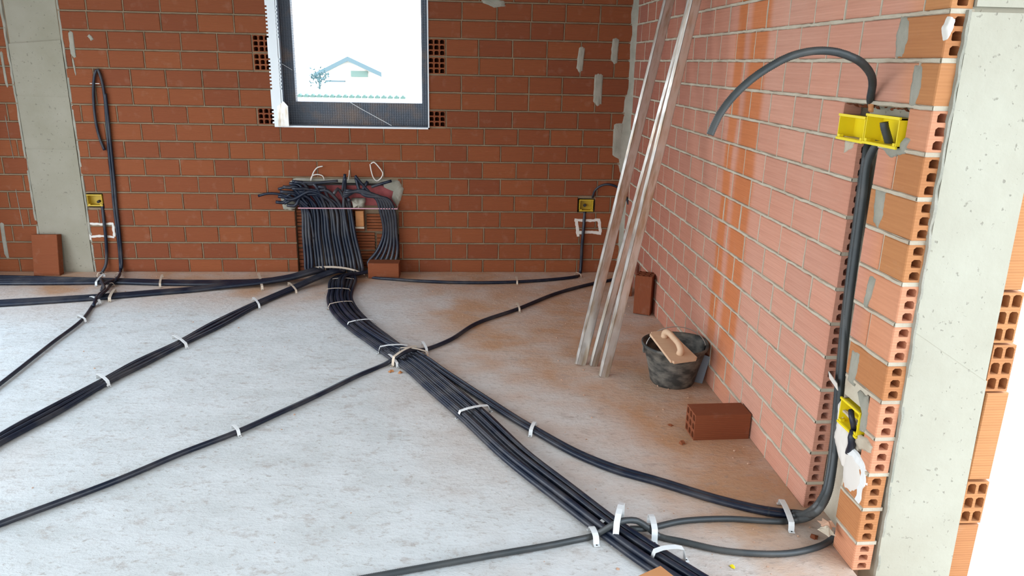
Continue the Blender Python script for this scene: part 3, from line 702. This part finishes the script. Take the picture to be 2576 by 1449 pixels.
# thin left conduit E and the two wall risers on the left
wallL = lambda x, y, o=.016: bk(x, y, -o)
conduit('conduit', [fl(-60, 1010), fl(0, 966), fl(132, 862), fl(205, 806), fl(236, 765), at(252, 744, 2, .04), at(268, 730, 2, .04), fl(280, 715), at(292, 703, 2, .035), at(300, 693, 2, .035), bk(303, 676, -.03)]+[wallL(*p) for p in ((301, 640), (296, 590), (287, 520), (281, 450), (273, 370), (268, 300), (263, 240), (254, 195), (244, 172), (237, 195), (235, 240), (240, 300), (250, 345), (263, 378))], .0095, M_TB, label='black conduit looped high on the back wall beside the left column')
conduit('conduit', [fl(255, 730), at(262, 715, 2, .035), at(283, 706, 2, .035), bk(299, 690, -.035), bk(306, 672, -.03)]+[wallL(x+3, y) for x, y in ((302, 640), (298, 590), (290, 520), (284, 450), (276, 370), (268, 290), (262, 235))], .0095, M_TB, label='black conduit rising straight beside the looped one on the back wall')
conduit('conduit', [fl(235, 770), at(243, 748, 2, .035), at(262, 728, 2, .03), at(255, 706, 2, .04), bk(254, 690, -.05), bk(266, 668, -.03), bk(268, 650, -.018), bk(267, 610, -.016), bk(262, 560, -.014), bk(257, 512, .005)], .0105, M_TB, label='black conduit rising to the left yellow box on the back wall')
conduit('conduit', [bk(1491, 497, -.005), bk(1496, 480, -.03), bk(1512, 467, -.05), bk(1535, 464, -.07), bk(1558, 474, -.08), bk(1574, 492, -.085), bk(1581, 514, -.09)], .0085, M_TB, label='black conduit end arching out of the right box on the back wall')
# arc of ribbed conduit over the double box
arc = [(2190, 243), (2195, 215), (2192, 190), (2175, 165), (2150, 147), (2105, 131), (2050, 128), (1990, 141), (1940, 166), (1890, 200), (1845, 242), (1808, 292), (1786, 340)]
conduit('conduit', [rw(2191, 262, .02)]+[at(x, y, 1, -3.22-.13*min(1, i/4)) for i, (x, y) in enumerate(arc)], .0115, M_TG, ribbed=True, seg=10, label='grey ribbed conduit arching out of the right wall above the double box')
# front conduits H
tH = [(930-60, 1463), (930, 1452), (1100, 1421), (1240, 1396), (1380, 1372), (1440, 1360), (1492, 1348)]
conduit('conduit', [fl(*p) for p in tH]+[at(1530, 1327, 2, .05), at(1552, 1315, 2, .072), at(1575, 1309, 2, .074), at(1602, 1310, 2, .068), at(1628, 1326, 2, .04), fl(1658, 1349), fl(1715, 1362), fl(1827, 1386), fl(1967, 1393), fl(2040, 1381), fl(2085, 1362), at(2112, 1335, 0, .03), at(2125, 1290, 0, .035), at(2125, 1230, 0, .04)], .0112, M_TG, ribbed=True, seg=10, label='grey ribbed conduit crossing the ribbon in front and looping behind the wall stub')
conduit('conduit', [at(1585, 1330, 2, .03), at(1612, 1330, 2, .03), fl(1645, 1326), fl(1715, 1311), fl(1827, 1305), fl(1940, 1311), fl(2000, 1310), at(2045, 1296, 0, -.05), at(2075, 1262, 0, -.02), at(2092, 1205, 0, .003), at(2104, 1090, 0, .012), at(2116, 960, 0, .012), at(2124, 840, 0, .015), at(2136, 700, 0, .02), at(2156, 540, 0, .025), at(2172, 410, 0, .03)], .0112, M_TG, ribbed=True, seg=10, label='grey ribbed conduit from the ribbon edge up the outer side of the wall slot')
# ---------------------------------------------------------------- straps
def strap(p1, p2, h, label, m=M_WH, w=.016, tab=.012, zb=.0):
    p1 = Vector(p1); p2 = Vector(p2); d = p2-p1; d.z = 0; L = d.length; d.normalize(); s = Vector((-d.y, d.x, 0)); th = .0016
    prof = [(-tab, .003), (0, .003), (.004, h*.55), (.010, h*.9), (L*.3, h*1.03), (L*.5, h*1.05), (L*.7, h*1.03), (L-.010, h*.9), (L-.004, h*.55), (L, .003), (L+tab, .003)]
    root = empty('strap', (p1+p2)/2, label, 'strap'); vs = []; fs = []; base = min(p1.z, p2.z)+zb
    for u, z in prof:
        for sg in (-1, 1):
            for dz in (0, th): vs.append(p1+d*u+s*(sg*w/2)+Vector((0, 0, base-p1.z+z+dz)))
    n_ = len(prof)
    for i in range(n_-1):
        a = i*4; b = a+4; fs += [(a+1, b+1, b+3, a+3), (a, a+2, b+2, b), (a, b, b+1, a+1), (a+2, a+3, b+3, b+2)]
    fs += [(0, 1, 3, 2), tuple((n_-1)*4+k for k in (0, 2, 3, 1))]
    put(link_mesh('band', vs, fs, m), root)
    for u in (-tab*.5, L+tab*.5):
        q = p1+d*u; q.z = base+.003+th; put(MB().tube([q-Vector((0, 0, .002)), q+Vector((0, 0, .0015))], .0028, 8).build('nail', M_DK), root)
    return root
SF = lambda a, b, h, l, **k: strap(fl(*a, 0), fl(*b, 0), h, l, **k)
SF((834, 714), (894, 714), .040, 'thin beige strap over the ribbon nearest the back wall', m=M_WB, w=.010)
SF((819, 740), (883, 740), .040, 'thin beige strap over the ribbon, second from the back wall', m=M_WB, w=.010)
SF((826, 779), (890, 771), .040, 'thin beige strap where the ribbon bends right', m=M_WB, w=.010)
SF((873, 826), (942, 817), .040, 'white strap on the ribbon just past its bend', w=.013)
SF((952, 890), (1030, 886), .045, 'white strap on the ribbon just above the crossing', w=.016)
SF((1152, 1054), (1232, 1037), .040, 'white strap on the ribbon midway between crossing and front', w=.018)
SF((1547, 1372), (1562, 1312), .088, 'long punched white strap over conduit and ribbon at the front crossing', w=.020)
SF((1646, 1366), (1634, 1318), .048, 'punched white strap just right of the front crossing', w=.020)
SF((1636, 1422), (1722, 1412), .056, 'white strap on the ribbon beside the orange brick at the bottom', w=.020)
SF((1535, 1318), (1500, 1340), .03, 'white strap half hidden under the front crossing conduit', w=.016)
SF((988, 922), (1048, 890), .056, 'beige strap crossing diagonally over ribbon and single conduit', m=M_WB, w=.016)
SF((1004, 895), (1078, 906), .052, 'beige strap forming an X with the diagonal one', m=M_WB, w=.012)
SF((978, 900), (1000, 925), .027, 'pale strap on the single conduit left of the ribbon crossing', w=.014)
SF((1062, 868), (1074, 890), .027, 'pale strap on the single conduit right of the ribbon crossing', w=.014)
SF((586, 1079), (602, 1098), .026, 'white strap on the lone conduit on the bare lower left floor', w=.014)
SF((1300, 769), (1307, 786), .026, 'small strap on the single conduit near the leaning profiles', m=M_WB, w=.012)
SF((726, 719), (746, 740), .030, 'white strap on the slanting bundle nearest the cabinet', m=M_WB, w=.013)
SF((637, 757), (653, 777), .030, 'white strap on the slanting bundle, second from the cabinet', w=.013)
SF((436, 853), (470, 877), .030, 'white strap at the middle of the slanting left bundle', w=.016)
SF((246, 952), (274, 973), .030, 'white strap low on the slanting left bundle', w=.016)
SF((409, 699), (403, 724), .030, 'white strap on the back wall bundle right of the wall risers', m=M_WB, w=.014)
SF((651, 695), (660, 730), .030, 'white strap on the back wall bundle left of the cabinet', m=M_WB, w=.016)
SF((263, 697), (242, 720), .030, 'white strap on the back wall bundle below the left yellow box', w=.014)
SF((290, 736), (276, 760), .030, 'broad white strap on the forked bundle beside the crossing', m=M_WB, w=.018)
SF((196, 800), (216, 812), .024, 'small white strap on the thin conduit at the left', w=.012)
SF((228, 755), (252, 766), .03, 'white strap on the thin conduit at the forked bundle edge', w=.016)
SF((264, 724), (290, 722), .03, 'small strap on the thin conduit between the two left bundles', m=M_WB, w=.010)
SF((290, 697), (312, 697), .03, 'small strap at the foot of the looped wall conduit', m=M_WB, w=.008)
SF((244, 698), (262, 694), .03, 'small strap at the foot of the left box conduit', m=M_WB, w=.008)
SF((1346, 1072), (1334, 1098), .028, 'white strap where two conduits leave the ribbon to the right', w=.016)
SF((1485, 1338), (1500, 1372), .030, 'white punched strap on the front conduit left of the crossing', w=.020)
SF((1962, 1272), (1990, 1338), .034, 'white punched strap on the conduits before the right wall', w=.020)
SF((1299, 702), (1301, 717), .026, 'small strap on the conduit along the back wall foot', m=M_WB, w=.012)
SF((1447, 692), (1462, 699), .026, 'tiny strap where the back wall conduit turns up', m=M_WB, w=.008)
# base band of the risers: bowed pale strip
pts = [bk(775, 677, -.07), bk(800, 672, -.095), bk(845, 671, -.12), bk(885, 677, -.13), bk(918, 689, -.12)]
b = spline(pts, .02); vs = []; fs = []
for i, p in enumerate(b):
    for dz in (-.007, .007): vs.append(p+Vector((0, -.012, dz)))
    for dz in (-.007, .007): vs.append(p+Vector((0, -.009, dz)))
    if i: a = (i-1)*4; c_ = i*4; fs += [(a, c_, c_+1, a+1), (a+2, a+3, c_+3, c_+2), (a+1, c_+1, c_+3, a+3), (a, a+2, c_+2, c_)]
o = link_mesh('strap', vs, fs, M_WB); tag(o, 'long bowed beige strip holding the risers at the cabinet foot', 'strap')
# strip holding conduits in the wall slot
o = MB().box((-.013, -.045, -.0012), (.013, .045, .0012)).build('strap', M_PL); q = rw(2096, 958, -.01); o.location = q; o.rotation_euler = (math.radians(10), math.radians(75), 0)
tag(o, 'flat pale clip strip across the conduits in the wall slot', 'strap')
o = MB().box((-.03, -.003, -.0022), (.032, .003, .0022)).build('tie_stick', M_PL); o.location = bk(238, 210, -.012); tag(o, 'pale horizontal stick behind the high conduit loop on the left', 'stick')
# ---------------------------------------------------------------- wall cabinet above the risers
cab = empty('wall_cabinet', (-2.03, .02, .48), 'open red plastic distribution cabinet set in the back wall above the risers', 'cabinet')
cl, cm, cr_, ct, cb = -2.385, -2.06, -1.665, .655, .49
mb = MB(); mb.box((cl, .045, cb), (cr_, .052, ct)); put(mb.build('back_panel', M_RE), cab)
for x in (cl, cm, cr_-.01): put(MB().box((x, -.004, cb), (x+.012, .045, ct)).build('side_panel', M_RE), cab)
put(MB().box((cl, -.002, ct-.012), (cr_, .045, ct)).build('top_panel', M_DK), cab)  # dark colour paints in the shadow line at the cabinet top
put(MB().box((cl+.02, -.072, cb-.005), (cr_+.0, -.066, cb+.002)).build('front_rail', M_PK), cab); cab.children[-1]['label'] = 'thin pink rail across the front'
for x in (cl+.03, cr_-.004): put(MB().box((x-.003, -.07, cb-.004), (x+.003, .0, cb+.002)).build('rail_arm', M_PK), cab)
def bpatch(pxs, m=M_MOG, proud=.01, name='mortar_smear'):
    poly = [(bk(*p).x, bk(*p).z) for p in pxs]; return patch(name, poly, BKP, wb, m, proud)
bpatch([(706, 496), (728, 488), (745, 505), (748, 520), (735, 530), (712, 526)], proud=.02)
bpatch([(960, 455), (1005, 455), (1016, 475), (1010, 500), (1000, 522), (985, 500), (990, 478), (965, 470)], proud=.012)
bpatch([(725, 456), (745, 448), (850, 450), (960, 450), (1010, 455), (960, 462), (850, 460), (740, 466)], proud=.008)
o = bpatch([(884, 498), (920, 498), (918, 520), (905, 524), (890, 520)], proud=.055)
# brick tags and exposed comb of the chase floor
for (x0, x1, z0, z1) in ((-2.40, -2.30, .0, .17), (-2.40, -2.30, .18, .33), (-2.40, -2.30, .34, .48), (-1.99, -1.84, .02, .15), (-1.99, -1.84, .16, .29), (-1.90, -1.70, .30, .43), (-2.0, -1.91, .30, .47), (-1.83, -1.67, .1, .28)):
    n_ = 6
    for k in range(1):
        me = MB()
        for j in range(n_):
            za = z0+(z1-z0)*j/n_; me.box((x0, .030+.005*(j % 2), za+.003), (x1-.006, .056, za+(z1-z0)/n_-.002))
        o = me.build('brick', M_BR, wb)
o = brick(wb, (bk(905, 548).x, -.012, bk(905, 550).z), 0, .06, Hh=.115, D=.03, m=M_BRO); 
o = MB().box((-.035, -.016, -.006), (.035, .0, .006)).build('mortar_blob', M_MOR, wb); o.location = (bk(905, 570).x, -.012, bk(905, 571).z)
# white cable loops above the cabinet
for lab, pts, r in (('white cable hooked above the left half of the cabinet', [(812, 418), (798, 422), (788, 435), (784, 448), (782, 455)], .0045), ('small white cable arc on the cabinet top edge', [(781, 452), (786, 442), (800, 439), (812, 443), (816, 453)], .004),
                    ('pink white closed cable loop above the right half of the cabinet', [(933, 412), (940, 408), (953, 420), (963, 436), (960, 446), (948, 455), (940, 448), (934, 430), (931, 413)], .0045), ('short pale cable tip above the cabinet middle', [(879, 428), (878, 440), (876, 455)], .003)):
    p = spline([bk(*q, -.02) for q in pts], .01); r0 = p[0].copy()
    o = MB().tube([q-r0 for q in p], r, 8).build('cable', M_PL, None, True, r0); tag(o, lab, 'cable')
# plaster frames under the boxes on the back wall
def frame_marks(x0, y0, x1, y1, t):
    stroke([(x0-4, y0), ((x0+x1)/2, y0+2), (x1, y0)], BKP, bk, t, wb, M_PL); stroke([(x0, y0), (x0+3, (y0+y1)/2), (x0+5, y1+8)], BKP, bk, t*1.15, wb, M_PL)
    stroke([(x0+2, y1-1), ((x0+x1)/2, y1-3), (x1+3, y1)], BKP, bk, t, wb, M_PL); stroke([(x1-3, y0), (x1-1, (y0+y1)/2), (x1+1, y1)], BKP, bk, t, wb, M_PL)
frame_marks(222, 562, 287, 597, .021); frame_marks(1449, 553, 1510, 587, .026)
# ---------------------------------------------------------------- yellow boxes
def box_on_wall(name, c, w, h, d, rz, label, m, cells=1, tilt=0):
    """open socket box: bottom, four sides, rim; front -y local"""
    r = empty(name, c, label, 'junction box', rz=rz); r.rotation_euler = (0, tilt, rz); t = .004
    def prt(nm, a, b, mm=m): o = MB().box(a, b).build(nm, mm, r); return o
    ws = w/cells
    for k in range(cells):
        x0 = -w/2+k*ws+.002; x1 = x0+ws-.004
        prt('back_panel', (x0, d-t, -h/2), (x1, d, h/2))
        prt('side_panel', (x0, 0, -h/2), (x0+t, d, h/2)); prt('side_panel', (x1-t, 0, -h/2), (x1, d, h/2))
        prt('top_panel', (x0, 0, h/2-t), (x1, d, h/2)); prt('bottom_panel', (x0, 0, -h/2), (x1, d, -h/2+t))
        for sx_ in (x0+.012, x1-.012):
            prt('screw_post', (sx_-.006, -.001, -h/2+t), (sx_+.006, .012, -h/2+t+.008))
        prt('lip', (x0-.002, -.003, h/2-.003), (x1+.002, .003, h/2+.004)); prt('lip', (x0-.002, -.003, -h/2-.004), (x1+.002, .003, -h/2+.003))
    return r
b1 = box_on_wall('junction_box', bk(238, 504, -.008), .105, .075, .05, 0, 'yellow junction box near the left column on the back wall', M_YD)
b2 = box_on_wall('junction_box', bk(1475, 517, -.008), .105, .08, .05, 0, 'small yellow junction box at the right end of the back wall', M_YD)
o = MB().tube([(0.02, .03, -.01), (.02, .005, -.012)], .01, 8).build('plug', M_DK, b1); o = MB().tube([(-.005, .035, -.005), (-.012, .005, .0)], .012, 8).build('plug', M_DK, b2)
# double box on the right wall: two housings side by side
q = rw(2148, 318, -.012); b3 = box_on_wall('junction_box', (q.x, -3.125, 1.335), .165, .072, .055, -H, 'left housing of the double bright yellow junction box on the right wall', M_YE)
b4 = box_on_wall('junction_box', (-.016, -3.305, 1.342), .180, .080, .055, -H, 'right housing of the double bright yellow junction box, holding a ribbed conduit end', M_YE)
conduit('conduit_end', [Vector((.02, -3.30, 1.30)), Vector((.008, -3.302, 1.325)), Vector((-.006, -3.304, 1.352)), Vector((-.010, -3.304, 1.366))], .0125, M_TG, ribbed=True, seg=12, label='black ribbed conduit end standing inside the double yellow box')
b5 = box_on_wall('junction_box', (-.010, -3.368, .462), .12, .080, .05, -H, 'single bright yellow junction box low on the right wall', M_YE, tilt=0)
conduit('conduit_end', [rw(2148, 1085, .01), rw(2146, 1066, -.012), rw(2142, 1046, -.018), rw(2141, 1032, -.012)], .009, M_TB, label='black conduit end inside the lowest yellow box')
conduit('conduit', [rw(2148, 1083, -.004), rw(2142, 1100, -.012), rw(2143, 1118, -.006), rw(2128, 1150, .02)], .012, M_TB, label='short black conduit kinked below the lowest yellow box')
mb = MB(); random.seed(5)
for i in range(16):
    y = -3.045-.0215*i; chip(mb, Vector((.012+random.uniform(0, .008), y, 1.403+random.uniform(-.004, .006))), random.choice((.010, .014, .017)))
o = mb.build('gap_dark_shards', M_BR, wr); o['kind'] = 'stuff'  # dark brick shards added so the gap above the double box reads shaded
JP = lambda u, v, w: Vector((u, -3.518-w, v)); q0, q1 = at(2364, 104, 1, -3.518), at(2398, 40, 1, -3.518)
patch('plaster_lump', [(q0.x+.012, q0.z), (q1.x, q0.z+.03), (q1.x+.004, q1.z-.004), ((q0.x+q1.x)/2, q1.z), (q0.x, q1.z-.03)], JP, wr, M_PL, .012, 'white plaster lump between brick end and column top')
# cut groove line from arc to box
rpatch([(2186, 240), (2196, 238), (2194, 280), (2184, 282)], M_BRO, .002, 'mortar_smear')
# ---------------------------------------------------------------- leaning metal profiles
def profile(foot, toppx, xt, w, d, label, L=2.6, twist=0.0):
    a = fl(*foot, 0.0); b = at(*toppx, 0, xt); dr = (b-a).normalized()
    # where it meets the right wall
    s = (-.05-a.x)/dr.x; L = min(s, (ZC-.05)/dr.z)
    r = bpy.data.objects.new('metal_profile', None); C.objects.link(r); r.empty_display_size = .05; tag(r, label, 'profile')
    z = dr; tocam = (CAM-(a+b)/2); yv = (tocam-z*tocam.dot(z)).normalized()*-1; xv = yv.cross(z).normalized()
    Mx = Matrix((xv, yv, z)).transposed().to_4x4() @ Matrix.Rotation(twist, 4, 'Z'); Mx.translation = a; r.matrix_world = Mx
    t = .0025; mb = MB()   # C channel, open side away
    mb.box((-w/2, -d/2, 0), (w/2, -d/2+t, L)); mb.box((-w/2, -d/2, 0), (-w/2+t, d/2, L)); mb.box((w/2-t, -d/2, 0), (w/2, d/2, L))
    mb.box((-w/2, d/2-t, 0), (-w/2+.012, d/2, L)); mb.box((w/2-.012, d/2-t, 0), (w/2, d/2, L))
    mb.build('channel', M_ZN, r); MB().box((-w/2+t, -d/2+t, .002), (w/2-t, d/2-t, .03)).build('end_plug', M_BI, r)
    return r
profile((1459, 918), (1683, 0), -.10, .052, .030, 'leftmost of the leaning galvanised profiles, foot set apart on the floor', twist=.5)
profile((1492, 920), (1741, 0), -.10, .034, .030, 'galvanised profile leaning just behind the front one of the right pair', twist=.5)
profile((1518, 946), (1749, 0), -.16, .044, .034, 'front galvanised profile of the leaning right pair', twist=.5)
# ---------------------------------------------------------------- bucket, float, sheet
bc = Vector((-.17, -2.035, 0)); bkt = empty('bucket', bc, 'black rubber builder\'s bucket smeared with mortar standing by the right wall', 'bucket')
prof = [(r_*1.06, z_*1.04) for r_, z_ in [(0, .004), (.095, .0), (.103, .012), (.115, .07), (.130, .13), (.143, .178), (.152, .184), (.155, .196), (.148, .200), (.140, .190), (.127, .13), (.110, .06), (.098, .022), (0, .020)]]
ns = 40; vs = []; fs = []
for i, (r, z) in enumerate(prof):
    for k in range(ns):
        a = 2*math.pi*k/ns; sp = max(0, math.cos(a-.5))**8*.018*(z/.2)**3; vs.append(((r+sp)*math.cos(a), (r+sp)*math.sin(a), z))
    if i:
        for k in range(ns): k2 = (k+1) % ns; fs.append(((i-1)*ns+k, (i-1)*ns+k2, i*ns+k2, i*ns+k))
link_mesh('body', vs, fs, M_RB, bkt, True)
p = [Vector((math.cos(a)*.15, -.02+math.sin(a)*-.0+.03*math.sin(a), .185+.10*math.sin(a))) for a in [math.pi*i/20 for i in range(21)]]
MB().tube(p, .0025, 6).build('handle', M_WI, bkt, True)
for sg in (-1, 1): MB().box((sg*.15-.012, -.03, .165), (sg*.15+.006, -.008, .198)).build('ear', M_RB, bkt)
# mortar residue inside
vs = [(0, 0, .06)]+[(.108*math.cos(2*math.pi*k/24), .108*math.sin(2*math.pi*k/24), .055+.01*noise.noise((k, 0, 0))) for k in range(24)]
link_mesh('mortar_residue', vs, [(0, 1+k, 1+(k+1) % 24) for k in range(24)], M_MOG, bkt)
# float resting across the rim
cs = [at(1632, 838, 2, .262), at(1683, 833, 2, .262), at(1757, 905, 2, .208), at(1690, 914, 2, .208)]
ft = empty('plasterers_float', sum(cs, Vector())/4, 'pale wooden plasterer\'s float resting across the bucket rim', 'float')
cen = ft.location.copy(); nrm = (cs[1]-cs[0]).cross(cs[3]-cs[0]).normalized(); nrm = nrm if nrm.z > 0 else -nrm
bm = bmesh.new(); vv = [bm.verts.new(c_-cen-nrm*.006) for c_ in cs]+[bm.verts.new(c_-cen+nrm*.006) for c_ in cs]
for f in ((3, 2, 1, 0), (4, 5, 6, 7), (0, 1, 5, 4), (1, 2, 6, 5), (2, 3, 7, 6), (3, 0, 4, 7)): bm.faces.new([vv[i] for i in f])
bm.normal_update(); bmesh.ops.bevel(bm, geom=[e for e in bm.edges if abs((e.verts[0].co-e.verts[1].co).normalized().dot(nrm)) > .9], offset=.012, segments=3, affect='EDGES')
o = from_bm('board', bm, M_WO, ft)
ax = ((cs[2]+cs[3])/2-(cs[0]+cs[1])/2).normalized(); h0 = -ax*.075; h1 = ax*.075
hp = spline([h0+nrm*.004, h0+nrm*.028-ax*.002, h0+nrm*.045+ax*.022, nrm*.048, h1+nrm*.045-ax*.022, h1+nrm*.028+ax*.002, h1+nrm*.004], .008)
MB().tube(hp, [.017-.003*math.sin(math.pi*i/(len(hp)-1)) for i in range(len(hp))], 12).build('grip', M_WO, ft, True)
sheet = MB().box((-.03, -.003, 0), (.03, .003, .15)).build('plastic_sheet', M_GY); q = fl(1800, 985, 0); sheet.location = (-.05, -2.05, 0); sheet.rotation_euler = (math.radians(-4), math.radians(10), math.radians(-30))
tag(sheet, 'grey flat plate wedged between bucket and right wall', 'plate')
# ---------------------------------------------------------------- loose bricks
def loose(loc, L, Hh, D, rot, label, hx=None, hy=None, m=M_BR):
    r = empty('hollow_brick', (0, 0, 0), label, 'brick'); me = brick_mesh(L, Hh=Hh, D=D, m=m, hx=hx, hy=hy)
    C.objects.unlink(r); bpy.data.objects.remove(r)
    o = bpy.data.objects.new('hollow_brick', me); C.objects.link(o); o.location = loc; o.rotation_euler = rot; return tag(o, label, 'brick')
# the brick by the wall, holes towards the left
p0 = fl(1745, 1108, 0); p1 = fl(1882, 1104, 0); ang = math.atan2(p1.y-p0.y, p1.x-p0.x); L = (p1-p0).length
c0 = (p0+p1)/2
# end with holes must face -x: turn the mesh round so that +x local = towards the left, its plain front then faces away
loose((c0.x+math.sin(ang)*-.115, c0.y+math.cos(ang)*.115, .0575), L, .115, .115, (0, 0, ang+math.pi), 'hollow brick lying by the right wall with its nine holes facing left', hx=(3, 3))
q0 = fl(1592, 790, 0); q1 = fl(1634, 796, 0); a_ = math.atan2(q1.y-q0.y, q1.x-q0.x); c0 = (q0+q1)/2
loose((c0.x, c0.y, .13), .25, (q1-q0).length, .115, (0, -H, a_), 'hollow brick standing upright against the right wall behind the profiles', hx=(3, 3))
loose((-.10, -.62, .11), .22, .09, .10, (0, -H, .1), 'darker upright brick half hidden in the far corner', hx=(2, 3))
loose((bk(965, 676, -.17).x, -.185, .058), .222, .112, .11, (0, 0, -.02), 'loose orange brick on the floor in front of the cabinet risers')
lb = fl(122, 692, 0); loose((lb.x, lb.y, .145), .175, .29, .06, (-.16, 0, .0), 'flat tall brick leaning at the foot of the left concrete column')
cnr = at(1660, 1422, 2, .112); ub = at(1600, 1449, 2, .112)-cnr; au = math.atan2(ub.y, ub.x); cx_ = cnr+Vector((math.cos(au), math.sin(au), 0))*.12
loose((cx_.x, cx_.y, .056), .24, .112, .115, (0, 0, au), 'clean orange brick cut off by the bottom edge of the photo', m=M_BRO)
# ---------------------------------------------------------------- rubble
rb = MB(); random.seed(11)
for i in range(420):
    if random.random() < .6: x = -abs(random.gauss(0, .35))-.01; y = random.uniform(-3.6, -.1)
    elif random.random() < .5: x = random.uniform(-4, 0); y = -abs(random.gauss(0, .12))-.03
    else: x = random.uniform(-3.6, -.1); y = random.uniform(-3.8, -.3)
    chip(rb, Vector((x, y, .001)), random.choice((.003, .004, .005, .008)))
o = rb.build('rubble', M_BI); tag(o, 'fine crumbs of brick and mortar strewn over the concrete floor', 'rubble', kind='stuff')
def piece(pts, s, label, m, name='brick_chip'):
    r0 = pts; mb_ = MB()
    for i in range(3): chip(mb_, Vector((random.uniform(-1, 1)*s*.5, random.uniform(-1, 1)*s*.3, .002)), s)
    o = mb_.build(name, m); o.location = r0; return tag(o, label, 'rubble')
piece(fl(984, 935, 0), .018, 'orange brick crumb below the ribbon crossing, the left of two', M_BRO)
piece(fl(1006, 938, 0), .018, 'orange brick crumb below the ribbon crossing, the right of two', M_BRO)
piece(fl(1718, 1115, 0), .02, 'small red brick fragment in front of the hollow brick', M_BR)
piece(fl(1686, 1070, 0), .014, 'small dark red fragment left of the hollow brick', M_BR)
piece(fl(1842, 1427, 0), .011, 'small yellow chip on the floor at the bottom right', M_YE, 'yellow_chip')
piece(rw(2082, 1318, -.03)*1.0, .026, 'broken brown brick lump at the foot of the wall slot', M_BI)
piece(rw(2076, 1340, -.05), .03, 'pale mortar lump leaning at the foot of the wall slot', M_MOR, 'mortar_lump')
piece(fl(2045, 1352, 0), .018, 'reddish brick crumb between the two front conduits', M_BR)
